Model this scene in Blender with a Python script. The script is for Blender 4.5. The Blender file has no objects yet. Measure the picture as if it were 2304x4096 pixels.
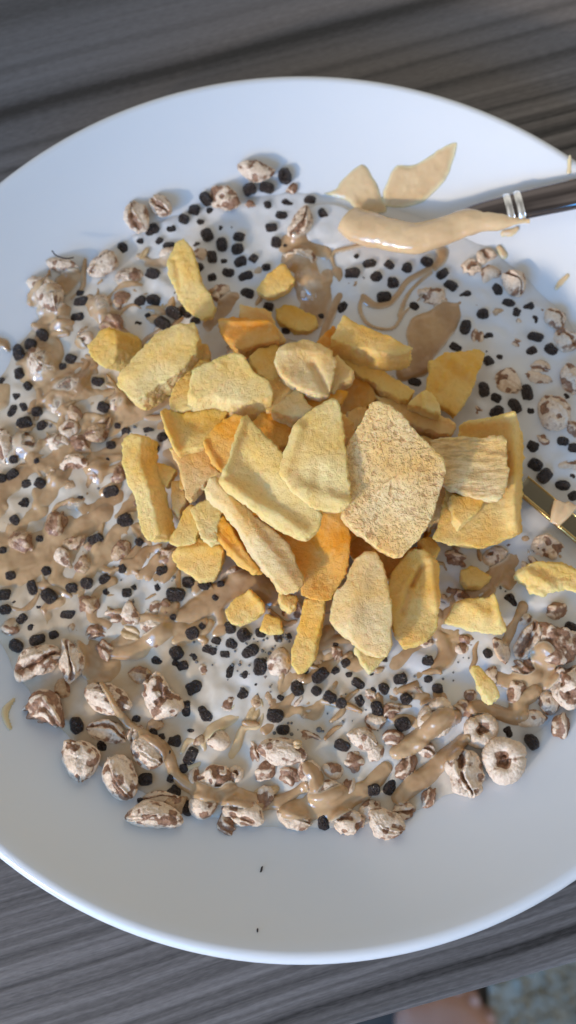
import bpy, bmesh, math, random
import numpy as np
from mathutils import Vector, Matrix
rng = random.Random(7)
S = bpy.context.scene
COL = S.collection

# ------------------------------------------------------------------ camera, light, exposure
PLATE_R, PLATE_H, MILK = 0.135, 0.028, 0.0106
FOV = math.radians(50)
F = 2048 / math.tan(FOV / 2)
_p, _a = math.radians(-16.5485), math.radians(-2.2189)
_c = np.array([.02644, -.10192, 2.37588]) * PLATE_R
_u = np.array([math.cos(_a), math.sin(_a), 0.])
_w = np.array([-math.sin(_a), math.cos(_a), 0.])
_v = _w * math.cos(_p) + np.array([0, 0, 1.]) * math.sin(_p)
MW = np.stack([_u, -_v, np.cross(_u, -_v)], 1).T           # camera axes (x right, y down, z ahead) -> world
EYE = MW @ (-_c) + np.array([0, 0, PLATE_H])
cam = bpy.data.cameras.new("camera")
cam.sensor_fit = 'VERTICAL'; cam.sensor_height = 36; cam.lens = 18 / math.tan(FOV / 2)
cam.clip_start = 0.01; cam.clip_end = 50
cam.dof.use_dof = True; cam.dof.focus_distance = 0.296; cam.dof.aperture_fstop = 11.5
camo = bpy.data.objects.new("camera", cam); COL.objects.link(camo); S.camera = camo
ax, ay, az_ = MW[:, 0], -MW[:, 1], -MW[:, 2]
camo.matrix_world = Matrix([[ax[i], ay[i], az_[i], EYE[i]] for i in range(3)] + [[0, 0, 0, 1]])

world = bpy.data.worlds.new("World"); S.world = world; world.use_nodes = True
wt = world.node_tree; bg = wt.nodes["Background"]                       # a dim room all round: light and dark noise patches added for graded reflections
_tc = wt.nodes.new('ShaderNodeTexCoord'); _nz = wt.nodes.new('ShaderNodeTexNoise'); _nz.inputs['Scale'].default_value = 1.7; _nz.inputs['Detail'].default_value = 1.5
_rp = wt.nodes.new('ShaderNodeValToRGB'); _rp.color_ramp.elements[0].position = .36; _rp.color_ramp.elements[0].color = (.20, .19, .175, 1)
_rp.color_ramp.elements[1].position = .62; _rp.color_ramp.elements[1].color = (1.0, .955, .86, 1)
wt.links.new(_tc.outputs['Generated'], _nz.inputs['Vector']); wt.links.new(_nz.outputs['Fac'], _rp.inputs[0]); wt.links.new(_rp.outputs[0], bg.inputs[0])
bg.inputs[1].default_value = 0.79

def area_light(name, direction, dist, size, size_y, power, color):
    d = Vector(direction).normalized()
    l = bpy.data.lights.new(name, 'AREA'); l.shape = 'RECTANGLE'; l.size = size; l.size_y = size_y
    l.energy = power; l.color = color
    o = bpy.data.objects.new(name, l); COL.objects.link(o)
    o.location = d * dist; o.rotation_euler = d.to_track_quat('Z', 'Y').to_euler()
    return o
# the window on the viewer's side, a little to the left: low, wide and full of blue sky
area_light("window_light", (-.54, -.71, .43), 2.2, 1.7, 1.05, 47, (0.06, 0.42, 1.0))
# an added soft warm spot, shaped to brighten the heap alone
heap_spot = bpy.data.lights.new("heap_spot_light", 'SPOT'); heap_spot.energy = 620; heap_spot.color = (1.0, .79, .55); heap_spot.shadow_soft_size = .14
heap_spot.spot_size = math.radians(8.5); heap_spot.spot_blend = 1.0
_o = bpy.data.objects.new("heap_spot_light", heap_spot); COL.objects.link(_o)
_d = Vector((-.66, -.66, .36)).normalized(); _o.location = Vector((.002, -.020, .034)) + _d * 1.6; _o.rotation_euler = _d.to_track_quat('Z', 'Y').to_euler(); _o.scale = (.85, .46, 1)
S.view_settings.view_transform = 'Standard'; S.view_settings.look = 'None'
S.view_settings.exposure = 0.0; S.view_settings.gamma = 1.0
S.render.engine = 'CYCLES'
S.cycles.max_bounces = 8; S.cycles.diffuse_bounces = 4; S.cycles.glossy_bounces = 4
S.cycles.use_denoising = True

# ------------------------------------------------------------------ helpers
def plate_z(r):
    r = np.asarray(r, float)
    k = np.clip((r - .075) / .059, 0, 1.2)
    return .005 + .023 * k ** 1.7
def up(px, py, z=MILK):
    d = MW @ np.array([(px - 1152) / F, (py - 2048) / F, 1.0])
    return EYE + d * ((z - EYE[2]) / d[2])
def base_z(x, y):
    return max(MILK, float(plate_z(math.hypot(x, y))))
def ups(px, py, dz=0.0):
    """photo point -> the spot on the milk or on the plate's slope below it"""
    z = MILK + dz
    for _ in range(5):
        q = up(px, py, z); z = base_z(q[0], q[1]) + dz
    return q
def up_plane(px, py, p0, sx, sy):
    d = MW @ np.array([(px - 1152) / F, (py - 2048) / F, 1.0])
    n = np.array([-sx, -sy, 1.0])
    return EYE + d * (n.dot(np.asarray(p0) - EYE) / n.dot(d))
PX = 0.306 / F * 1.03                                         # metres per photo pixel on the milk

def _hash(ix, iy, iz, seed):
    h = (ix * 374761393 + iy * 668265263 + iz * 2147483647 + seed * 1274126177) & 0xffffffff
    h = ((h ^ (h >> 13)) * 1274126177) & 0xffffffff
    return ((h ^ (h >> 16)) & 0xffff) / 65535.0
def vnoise(P, scale, seed=0):
    """smooth value noise in -1..1 for an (n,3) array of points"""
    Q = np.asarray(P, float) * scale + 100.37
    i = np.floor(Q).astype(np.int64); f = Q - i; f = f * f * f * (f * (f * 6 - 15) + 10)
    r = 0
    for dx in (0, 1):
        for dy in (0, 1):
            for dz in (0, 1):
                w = (f[:, 0] if dx else 1 - f[:, 0]) * (f[:, 1] if dy else 1 - f[:, 1]) * (f[:, 2] if dz else 1 - f[:, 2])
                r = r + w * _hash(i[:, 0] + dx, i[:, 1] + dy, i[:, 2] + dz, seed)
    return r * 2 - 1
def smooth01(a, b, x):
    t = np.clip((x - a) / (b - a), 0, 1); return t * t * (3 - 2 * t)

def tag(o, label=None, cat=None, group=None, kind=None):
    if label: o['label'] = label
    if cat: o['category'] = cat
    if group: o['group'] = group
    if kind: o['kind'] = kind
    return o
def mesh_from(name, V, Fc, mat=None, attr=None, smooth=True):
    me = bpy.data.meshes.new(name)
    V = np.asarray(V, np.float32); n = len(V)
    if isinstance(Fc, np.ndarray):
        k = Fc.shape[1]; m = len(Fc)
        me.vertices.add(n); me.vertices.foreach_set("co", V.ravel())
        me.loops.add(m * k); me.loops.foreach_set("vertex_index", Fc.astype(np.int32).ravel())
        me.polygons.add(m)
        me.polygons.foreach_set("loop_start", np.arange(0, m * k, k, dtype=np.int32))
        me.update(calc_edges=True)
    else:
        me.from_pydata(V.tolist(), [], Fc)
    if attr is not None:
        a = me.attributes.new("tone", 'FLOAT', 'POINT'); a.data.foreach_set("value", np.asarray(attr, np.float32))
    if smooth: me.polygons.foreach_set("use_smooth", np.ones(len(me.polygons), bool))
    if mat: me.materials.append(mat)
    me.update(); return me
def obj(name, me, parent=None):
    o = bpy.data.objects.new(name, me); COL.objects.link(o)
    if parent is not None: o.parent = parent
    return o
def empty(name, loc):
    o = bpy.data.objects.new(name, None); o.empty_display_size = .01; COL.objects.link(o); o.location = loc
    return o
def normals_of(me):
    a = np.empty(len(me.vertices) * 3, np.float32); me.vertex_normals.foreach_get("vector", a); return a.reshape(-1, 3)
def coords_of(me):
    a = np.empty(len(me.vertices) * 3, np.float32); me.vertices.foreach_get("co", a); return a.reshape(-1, 3)
def catmull(pts, n=6):
    P = [np.asarray(p, float) for p in pts]
    if len(P) < 3: return [P[0] + (P[-1] - P[0]) * t for t in np.linspace(0, 1, n + 1)]
    P = [2 * P[0] - P[1]] + P + [2 * P[-1] - P[-2]]; out = []
    for i in range(1, len(P) - 2):
        a, b, c, d = P[i - 1:i + 3]
        for k in range(n):
            t = k / n
            out.append(.5 * (2 * b + (c - a) * t + (2 * a - 5 * b + 4 * c - d) * t * t + (3 * b - a - 3 * c + d) * t ** 3))
    out.append(P[-2]); return out

# ------------------------------------------------------------------ materials
class NT:
    def __init__(self, name):
        self.m = bpy.data.materials.new(name); self.m.use_nodes = True
        self.t = self.m.node_tree; self.b = self.t.nodes["Principled BSDF"]
        self.coord = None
    def n(self, typ, **kw):
        nd = self.t.nodes.new(typ)
        for k, v in kw.items():
            if k.startswith('i_'): nd.inputs[k[2:].replace('_', ' ')].default_value = v
            else: setattr(nd, k, v)
        return nd
    def l(self, a, b): self.t.links.new(a, b)
    def obj(self):
        if not self.coord: self.coord = self.n('ShaderNodeTexCoord')
        return self.coord.outputs['Object']
    def noise(self, scale, detail=3, rough=.55, vec=None):
        nd = self.n('ShaderNodeTexNoise'); nd.inputs['Scale'].default_value = scale
        nd.inputs['Detail'].default_value = detail; nd.inputs['Roughness'].default_value = rough
        self.l(vec if vec else self.obj(), nd.inputs['Vector']); return nd.outputs['Fac']
    def voro(self, scale, vec=None, feature='F1'):
        nd = self.n('ShaderNodeTexVoronoi', feature=feature); nd.inputs['Scale'].default_value = scale
        self.l(vec if vec else self.obj(), nd.inputs['Vector']); return nd.outputs['Distance']
    def ramp(self, fac, stops):
        nd = self.n('ShaderNodeValToRGB'); e = nd.color_ramp.elements
        while len(e) < len(stops): e.new(.5)
        for el, (p, c) in zip(e, stops):
            el.position = p; el.color = (c, c, c, 1) if isinstance(c, (int, float)) else (*c, 1)
        self.l(fac, nd.inputs[0]); return nd.outputs[0]
    def mix(self, fac, a, b, mode='MIX'):
        nd = self.n('ShaderNodeMix', data_type='RGBA', blend_type=mode)
        for s, v in ((nd.inputs[0], fac), (nd.inputs[6], a), (nd.inputs[7], b)):
            if isinstance(v, (int, float)): s.default_value = v
            elif isinstance(v, tuple): s.default_value = (*v, 1)
            else: self.l(v, s)
        return nd.outputs[2]
    def math(self, op, a, b=None, c=None, clamp=False):
        nd = self.n('ShaderNodeMath', operation=op, use_clamp=clamp)
        for s, v in zip(nd.inputs, (a, b, c)):
            if v is None: continue
            if isinstance(v, (int, float)): s.default_value = v
            else: self.l(v, s)
        return nd.outputs[0]
    def bump(self, h, dist, strength=1.0, prev=None):
        nd = self.n('ShaderNodeBump'); nd.inputs['Distance'].default_value = dist; nd.inputs['Strength'].default_value = strength
        self.l(h, nd.inputs['Height'])
        if prev: self.l(prev, nd.inputs['Normal'])
        return nd.outputs[0]
    def set(self, **kw):
        for k, v in kw.items():
            s = self.b.inputs[k.replace('_', ' ')]
            if isinstance(v, tuple): s.default_value = (*v, 1) if len(v) == 3 and s.type == 'RGBA' else v
            elif isinstance(v, (int, float)): s.default_value = v
            else: self.l(v, s)
        return self
    def sss(self, weight, radius, scale):
        self.b.inputs['Subsurface Weight'].default_value = weight
        self.b.inputs['Subsurface Radius'].default_value = radius
        self.b.inputs['Subsurface Scale'].default_value = scale
        return self

M = {}
k = NT('white_ceramic'); n1 = k.noise(9, 2)
k.set(Base_Color=k.ramp(n1, [(.3, (.69, .715, .745)), (.7, (.715, .74, .77))]), Roughness=.16, IOR=1.5).sss(.25, (1, 1, 1), .004); M['ceramic'] = k.m
k = NT('milk'); n1 = k.noise(60, 5, .62); n2 = k.noise(13, 2)
xyz = k.n('ShaderNodeSeparateXYZ'); k.l(k.obj(), xyz.inputs[0])
side = k.math('ADD', k.math('MULTIPLY', xyz.outputs[0], -4.5), k.math('MULTIPLY', xyz.outputs[1], -2.6))    # more nut butter was stirred in on this side
st = k.math('ADD', k.math('ADD', n1, k.math('MULTIPLY', side, 1.0)), k.math('MULTIPLY', k.math('SUBTRACT', n2, .5), .6))
k.set(Base_Color=k.ramp(st, [(.46, (.73, .725, .72)), (.70, (.68, .61, .515)), (1.0, (.58, .45, .31))]), Roughness=.12, IOR=1.35,
      Normal=k.bump(k.noise(90, 2), .0006)).sss(.35, (1, .85, .7), .004); M['milk'] = k.m
k = NT('bubble_film'); k.set(Base_Color=(.16, .165, .17), Roughness=.06, IOR=1.33, Alpha=.8); M['bubble'] = k.m
k = NT('cocoa_pellet'); n1 = k.noise(4, 3); rd = k.n('ShaderNodeObjectInfo').outputs['Random']
c0 = k.ramp(n1, [(.35, (.020, .014, .012)), (.75, (.075, .052, .044))])
c0 = k.mix(k.math('MULTIPLY', rd, .35), c0, (.085, .062, .055))
k.set(Base_Color=c0, Roughness=k.ramp(k.noise(3, 2), [(.35, .20), (.7, .5)]), Normal=k.bump(k.noise(7, 3), .12, .6)); M['pellet'] = k.m
k = NT('puffed_wheat')
at = k.n('ShaderNodeAttribute', attribute_name='tone').outputs['Fac']
n1 = k.noise(400, 2, .5); n2 = k.noise(900, 3)
cream = k.ramp(n2, [(.3, (.69, .51, .36)), (.7, (.86, .705, .545))])
brown = k.ramp(n2, [(.3, (.19, .088, .045)), (.75, (.43, .24, .14))])
sp = k.math('ADD', k.math('MULTIPLY', n1, 1.0), k.math('MULTIPLY', at, .6))
k.set(Base_Color=k.mix(k.ramp(sp, [(.535, 0.), (.665, 1.)]), cream, brown), Roughness=.55,
      Normal=k.bump(k.noise(1500, 3), .0004, .8, k.bump(k.noise(480, 2), .0006, .6))).sss(.12, (1, .7, .5), .002); M['puff'] = k.m
k = NT('soaked_crumb')
at = k.n('ShaderNodeAttribute', attribute_name='tone').outputs['Fac']
n1 = k.noise(400, 2, .5); n2 = k.noise(900, 3)
cream = k.ramp(n2, [(.3, (.42, .25, .13)), (.7, (.64, .46, .29))])
brown = k.ramp(n2, [(.3, (.19, .088, .045)), (.75, (.43, .24, .14))])
sp = k.math('ADD', k.math('MULTIPLY', n1, 1.0), k.math('MULTIPLY', at, .6))
k.set(Base_Color=k.mix(k.ramp(sp, [(.535, 0.), (.665, 1.)]), cream, brown), Roughness=.18,
      Normal=k.bump(k.noise(1500, 3), .0004, .8, k.bump(k.noise(480, 2), .0006, .6))).sss(.12, (1, .7, .5), .002); M['crumb'] = k.m
k = NT('oat_flake'); n1 = k.noise(700, 3)
k.set(Base_Color=k.ramp(n1, [(.3, (.45, .28, .12)), (.7, (.68, .50, .28))]), Roughness=.4, Normal=k.bump(n1, .0003)); M['oat'] = k.m
def sauce_mat(name, lo, hi, thin):
    k = NT(name); n1 = k.noise(70, 4, .6); n2 = k.noise(240, 3)
    th = k.n('ShaderNodeAttribute', attribute_name='tone').outputs['Fac']
    col = k.ramp(n1, [(.34, lo), (.66, hi)])
    f = k.math('ADD', th, k.math('MULTIPLY', k.math('SUBTRACT', n1, .5), .9))
    col = k.mix(k.ramp(f, [(.05, 1.), (.65, 0.)]), col, thin)
    al = k.ramp(k.math('ADD', th, k.math('MULTIPLY', k.math('SUBTRACT', n2, .5), .3)), [(-.0, .25), (.18, 1.)])
    k.set(Base_Color=col, Roughness=.10, IOR=1.5, Coat_Weight=.5, Coat_Roughness=.04, Alpha=al,
          Normal=k.bump(k.noise(150, 2), .0010, .8)).sss(.3, (1, .6, .3), .003)
    return k.m
M['sauce'] = sauce_mat('nut_butter', (.40, .235, .115), (.56, .375, .205), (.66, .555, .43))
M['sauce_pale'] = sauce_mat('pale_nut_butter', (.62, .43, .24), (.72, .53, .31), (.80, .71, .44))
def mango_mat(name, pores=0.0, fibre=0.0):
    k = NT(name)
    oi = k.n('ShaderNodeObjectInfo').outputs['Color']
    geo = k.n('ShaderNodeTexCoord').outputs['Object']
    big = k.noise(55, 3, .55); mid = k.noise(420, 4, .65); fine = k.noise(1900, 4, .75)
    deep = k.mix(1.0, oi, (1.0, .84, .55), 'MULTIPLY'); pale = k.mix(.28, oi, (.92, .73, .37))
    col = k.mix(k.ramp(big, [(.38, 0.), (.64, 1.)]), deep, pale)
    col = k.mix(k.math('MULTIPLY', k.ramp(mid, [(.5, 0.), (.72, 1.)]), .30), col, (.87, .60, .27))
    hgt = k.math('ADD', k.math('MULTIPLY', fine, .75), k.math('MULTIPLY', mid, .5))
    mp_ = k.ramp(k.noise(780, 2, .55), [(.34, 0.), (.45, 1.)]); col = k.mix(k.math('MULTIPLY', k.math('SUBTRACT', 1.0, mp_), .22), col, (.62, .36, .10)); hgt = k.math('ADD', hgt, k.math('MULTIPLY', mp_, .08))
    if pores:
        pit = k.ramp(k.noise(520, 2, .5), [(.33, 0.), (.47, 1.)])
        pit2 = k.ramp(k.noise(1250, 2, .6), [(.36, 0.), (.50, 1.)])
        msk = k.ramp(k.noise(110, 2), [(.36, .25), (.58, 1.)])
        hole = k.math('SUBTRACT', 1.0, k.math('MULTIPLY', msk, k.math('SUBTRACT', 1.0, pit)))
        hole = k.math('MULTIPLY', hole, k.math('ADD', .55, k.math('MULTIPLY', pit2, .45)))
        col = k.mix(k.math('MULTIPLY', k.math('SUBTRACT', 1.0, hole), .75), col, (.46, .24, .09))
        hgt = k.math('ADD', k.math('MULTIPLY', hgt, .5), k.math('MULTIPLY', hole, pores))
    if fibre:
        mp = k.n('ShaderNodeMapping'); mp.inputs['Scale'].default_value = (150, 620, 400); mp.inputs['Rotation'].default_value = (0, 0, math.radians(-8))
        k.l(geo, mp.inputs['Vector']); fb = k.noise(1.0, 3, .6, mp.outputs[0])
        col = k.mix(k.ramp(fb, [(.40, .7), (.55, 0.)]), col, (.52, .33, .13))
        hgt = k.math('ADD', hgt, k.math('MULTIPLY', fb, fibre))
    k.set(Base_Color=col, Roughness=.78, Specular_IOR_Level=.3, Normal=k.bump(hgt, .0009, .75)).sss(.40, (1, .50, .12), .005)
    return k.m
M['mango'] = mango_mat('freeze_dried_mango'); M['porous'] = mango_mat('porous_mango', .55); M['fibrous'] = mango_mat('fibrous_mango', 0, 1.6)
k = NT('polished_steel'); k.set(Base_Color=(.16, .14, .143), Metallic=1., Roughness=k.ramp(k.noise(60, 2), [(.3, .10), (.7, .16)])); M['steel'] = k.m
k = NT('bright_ring'); k.set(Base_Color=(.92, .93, .94), Metallic=1., Roughness=.28); M['ring'] = k.m
k = NT('gold_metal'); k.set(Base_Color=(.62, .43, .17), Metallic=1., Roughness=.20, Normal=k.bump(k.noise(60, 2), .0006)); M['gold'] = k.m
k = NT('brushed_olive_metal'); k.set(Base_Color=(.30, .26, .18), Metallic=1., Roughness=.25); M['olive'] = k.m
k = NT('hair'); k.set(Base_Color=(.03, .018, .015), Roughness=.5); M['hair'] = k.m
k = NT('skin'); n1 = k.noise(30, 3)
k.set(Base_Color=k.ramp(n1, [(.3, (.50, .27, .20)), (.7, (.60, .36, .28))]), Roughness=.5).sss(.2, (1, .4, .2), .01); M['skin'] = k.m
k = NT('toenail'); k.set(Base_Color=(.62, .40, .34), Roughness=.3); M['nail'] = k.m

# dark laminate with long grain
k = NT('grey_wood_laminate')
mp = k.n('ShaderNodeMapping'); mp.inputs['Rotation'].default_value = (0, 0, math.radians(-14.7))
k.l(k.obj(), mp.inputs['Vector'])
sx = k.n('ShaderNodeSeparateXYZ'); k.l(mp.outputs[0], sx.inputs[0])
wob = k.noise(7, 2, .5, mp.outputs[0])
yv = k.math('ADD', sx.outputs[1], k.math('MULTIPLY', k.math('SUBTRACT', wob, .5), .006))
def stretched(sy_, sx_, det):
    cb = k.n('ShaderNodeCombineXYZ'); k.l(k.math('MULTIPLY', sx.outputs[0], sx_), cb.inputs[0]); k.l(k.math('MULTIPLY', yv, sy_), cb.inputs[1])
    return k.noise(1.0, det, .6, cb.outputs[0])
g1 = stretched(250, 1.6, 1); g2 = stretched(620, 5, 2); g3 = stretched(26, 1.0, 2); g4 = stretched(1600, 300, 2); g5 = stretched(140, 1.3, 1)
near = k.ramp(k.math('MULTIPLY', yv, 4.0), [(.36, 1.), (.56, .10)])                    # close grain on one side of the board, broad calm figure on the other
amp = k.math('MULTIPLY', k.ramp(stretched(14, 1.0, 1), [(.36, .35), (.58, 1.)]), near)
v = k.math('MULTIPLY', k.math('MULTIPLY', k.ramp(g1, [(.36, 1.), (.50, 0.)]), amp), -.46)
v = k.math('ADD', v, k.math('MULTIPLY', k.math('MULTIPLY', k.ramp(g5, [(.50, 0.), (.68, 1.)]), amp), .36))
v = k.math('ADD', v, k.math('MULTIPLY', k.math('MULTIPLY', k.math('SUBTRACT', g2, .5), k.math('ADD', k.math('MULTIPLY', near, .75), .25)), .80))
v = k.math('ADD', v, k.math('MULTIPLY', k.math('SUBTRACT', g3, .5), .36)); v = k.math('ADD', v, k.math('MULTIPLY', k.math('SUBTRACT', g4, .5), .42))
for gv, gw, gs in ((.1655, .0040, .42), (.207, .007, .22), (.150, .0016, .22), (.1425, .0012, .25), (.1315, .0018, .28), (.183, .0015, .12)):
    q = k.math('DIVIDE', k.math('SUBTRACT', yv, gv), gw)
    v = k.math('SUBTRACT', v, k.math('MULTIPLY', k.math('POWER', 2.718, k.math('MULTIPLY', k.math('MULTIPLY', q, q), -1.0)), gs))
v = k.math('ADD', v, .5)
k.set(Base_Color=k.ramp(v, [(.05, (.023, .021, .022)), (.5, (.140, .127, .124)), (.95, (.29, .27, .265))]),
      Roughness=.42, Normal=k.bump(v, .0004, .4)); M['wood'] = k.m
k = NT('floor_dark'); k.set(Base_Color=k.ramp(k.noise(20, 3), [(.3, (.05, .045, .042)), (.7, (.09, .08, .075))]), Roughness=.5); M['floor'] = k.m
k = NT('rug_wool'); mp = k.n('ShaderNodeMapping'); mp.inputs['Scale'].default_value = (90, 14, 30); mp.inputs['Rotation'].default_value = (0, 0, .3); k.l(k.obj(), mp.inputs[0])
n1 = k.noise(1.0, 3, .6, mp.outputs[0])
k.set(Base_Color=k.ramp(n1, [(.25, (.50, .48, .41)), (.75, (.60, .58, .50))]), Roughness=.95, Normal=k.bump(n1, .01)); M['rug'] = k.m
# ------------------------------------------------------------------ the setting: floor, rug, table, plate
def grid_mesh(name, x0, x1, y0, y1, z, n, mat):
    xs = np.linspace(x0, x1, n); ys = np.linspace(y0, y1, n); X, Y = np.meshgrid(xs, ys)
    V = np.stack([X.ravel(), Y.ravel(), np.full(X.size, z)], 1)
    i = np.arange(n * n).reshape(n, n)
    return mesh_from(name, V, np.stack([i[:-1, :-1].ravel(), i[:-1, 1:].ravel(), i[1:, 1:].ravel(), i[1:, :-1].ravel()], 1), mat, smooth=False)
tag(obj('floor', grid_mesh('floor', -3, 3, -3, 3, -.742, 2, M['floor'])), kind='structure')

def box_mesh(name, c, s, rot, mat, bevel=.002, seg=3):
    bm = bmesh.new(); bmesh.ops.create_cube(bm, size=1)
    bmesh.ops.scale(bm, vec=s, verts=bm.verts)
    if bevel: bmesh.ops.bevel(bm, geom=bm.edges[:] , offset=bevel, segments=seg, affect='EDGES', profile=.5)
    bmesh.ops.rotate(bm, cent=(0, 0, 0), matrix=Matrix.Rotation(rot, 3, 'Z'), verts=bm.verts)
    bmesh.ops.translate(bm, vec=c, verts=bm.verts)
    me = bpy.data.meshes.new(name); bm.to_mesh(me); bm.free(); me.materials.append(mat)
    return me
# tabletop: its near edge crosses the photograph's lower right corner
e0, e1 = up(1440, 4096, 0), up(2304, 3852, 0)
ang = math.atan2(e1[1] - e0[1], e1[0] - e0[0])
dirv = np.array([math.cos(ang), math.sin(ang)]); nrm = np.array([-dirv[1], dirv[0]])
mid = e0[:2] + nrm * .45
table = empty('table', (0, 0, -.74)); tag(table, 'table of dark grey streaky wood under the white plate', 'table')
def part(name, me, parent):
    o = obj(name, me, parent); o.matrix_parent_inverse = Matrix.Translation(parent.location).inverted(); return o
part('tabletop', box_mesh('tabletop', (mid[0], mid[1], -.0145), (1.5, .90, .029), ang, M['wood'], .0025), table)
for sx_, sy_ in ((-.68, -.36), (.68, -.36), (-.68, .38), (.68, .38)):
    c = mid + dirv * sx_ + nrm * sy_
    part('leg', box_mesh('leg', (c[0], c[1], -.3855), (.05, .05, .711), ang, M['wood'], .003), table)

# rug with a pile of tufts
rc = up(2500, 4180, -.74)
bm = bmesh.new()
rr = random.Random(3)
me = box_mesh('rug', (0, 0, 0), (.9, .9, .012), 0, M['rug'], .004); bm.from_mesh(me)
rl, rb = up(1962, 4000, -.73), up(1962, 4400, -.73)
rx0 = rl[0]; cx, cy = rx0 + .45, rl[1] - .2
for i in range(5200):
    x = rr.uniform(-.45, -.2); y = rr.uniform(-.1, .35); h = rr.uniform(.006, .014)
    a = rr.uniform(0, 6.28); w = .0022; tx, ty = rr.uniform(-.006, .006), rr.uniform(-.006, .006)
    vs = [bm.verts.new((x + w * math.cos(a + j * 2.094), y + w * math.sin(a + j * 2.094), .006)) for j in range(3)]
    t = bm.verts.new((x + tx, y + ty, .006 + h))
    for j in range(3): bm.faces.new((vs[j], vs[(j + 1) % 3], t))
bm.to_mesh(me); bm.free()
rug = obj('rug', me); rug.location = (cx, cy, -.735); rug.rotation_euler.z = 0
tag(rug, 'grey green shaggy rug on the floor below the table edge', 'rug')

# plate: one lathe with a rolled lip and a foot ring
def lathe(name, prof, n, mat):
    prof = np.asarray(prof); m = len(prof); a = np.linspace(0, 2 * math.pi, n, endpoint=False)
    V = np.stack([np.outer(np.cos(a), prof[:, 0]), np.outer(np.sin(a), prof[:, 0]), np.tile(prof[:, 1], (n, 1))], 2).reshape(-1, 3)
    i = np.arange(n * m).reshape(n, m); j = np.roll(i, -1, 0)
    Fc = np.stack([i[:, :-1].ravel(), j[:, :-1].ravel(), j[:, 1:].ravel(), i[:, 1:].ravel()], 1)
    return mesh_from(name, V, Fc, mat)
prof = [(.0004, .0050)] + [(r, float(plate_z(r))) for r in np.linspace(.02, .1325, 44)]
th = .0034
lr = .0024; lc = (.1325 + lr * math.sin(.50), float(plate_z(.1325)) - lr * math.cos(.50))
lip = [(lc[0] + lr * math.sin(t), lc[1] + lr * math.cos(t)) for t in np.linspace(-.40, 2.3, 18)]
out = [(r, float(plate_z(r)) - th) for r in np.linspace(.1318, .084, 18)]
foot = [(.082, .0008), (.079, .0002), (.077, .0006), (.075, .0016), (.0004, .0016)]
pl = empty('plate', (0, 0, 0)); tag(pl, 'deep round white plate holding the milk and cereal', 'plate')
obj('plate_body', lathe('plate_body', prof + lip + out + foot, 192, M['ceramic']), pl)

# ------------------------------------------------------------------ bare foot on the floor, seen past the table edge
def foot_mesh():
    parts = []
    def ell(c, s, rz=0):
        bm = bmesh.new(); bmesh.ops.create_icosphere(bm, subdivisions=3, radius=1)
        bmesh.ops.scale(bm, vec=s, verts=bm.verts); bmesh.ops.rotate(bm, cent=(0, 0, 0), matrix=Matrix.Rotation(rz, 3, 'Z'), verts=bm.verts)
        bmesh.ops.translate(bm, vec=c, verts=bm.verts); m_ = bpy.data.meshes.new('t'); bm.to_mesh(m_); bm.free(); parts.append(m_)
    # toes towards +y, heel at y=-.2
    for x, y, r, l in ((-.034, .020, .0125, .026), (-.012, .026, .0088, .022), (.006, .021, .0083, .021), (.022, .012, .0078, .019), (.036, .000, .0075, .017)):
        ell((x, y - .012, .010), (r, l, r)); ell((x, y - .035, .013), (r * 1.1, .024, r * 1.2))
    ell((0, -.035, .018), (.046, .045, .018)); ell((-.004, -.09, .026), (.038, .075, .027)); ell((-.004, -.165, .028), (.031, .042, .030))
    ell((-.004, -.150, .060), (.030, .038, .050))
    for k_ in range(10):
        t = k_ / 9; ell((-.004, -.150 - .09 * t, .08 + .38 * t), (.030 + .018 * t, .032 + .022 * t, .05))
    bm = bmesh.new()
    for m_ in parts: bm.from_mesh(m_)
    m_ = bpy.data.meshes.new('body'); bm.to_mesh(m_); bm.free()
    o = bpy.data.objects.new('tmp', m_); COL.objects.link(o)
    r = o.modifiers.new('r', 'REMESH'); r.mode = 'VOXEL'; r.voxel_size = .0036
    s = o.modifiers.new('s', 'SMOOTH'); s.factor = .5; s.iterations = 5
    dg = bpy.context.evaluated_depsgraph_get(); me = bpy.data.meshes.new_from_object(o.evaluated_get(dg))
    bpy.data.objects.remove(o); me.materials.clear(); me.materials.append(M['skin'])
    me.polygons.foreach_set("use_smooth", np.ones(len(me.polygons), bool)); return me
fp = up(1800, 4035, -.72)
per = empty('person', (fp[0], fp[1], -.742)); per.rotation_euler.z = -.12
tag(per, 'person whose bare toes show on the floor beside the rug', 'person')
obj('body', foot_mesh(), per)
for x, y, r in ((-.034, .028, .008), (-.012, .033, .0055), (.006, .027, .0052), (.022, .017, .0048), (.036, .004, .0045)):
    bm = bmesh.new(); bmesh.ops.create_icosphere(bm, subdivisions=2, radius=1); bmesh.ops.scale(bm, vec=(r, r * 1.1, .002), verts=bm.verts)
    bmesh.ops.translate(bm, vec=(x, y - .010, .0195 if x > -.03 else .0225), verts=bm.verts)
    m_ = bpy.data.meshes.new('toenail'); bm.to_mesh(m_); bm.free(); m_.materials.append(M['nail']); obj('toenail', m_, per)
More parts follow.
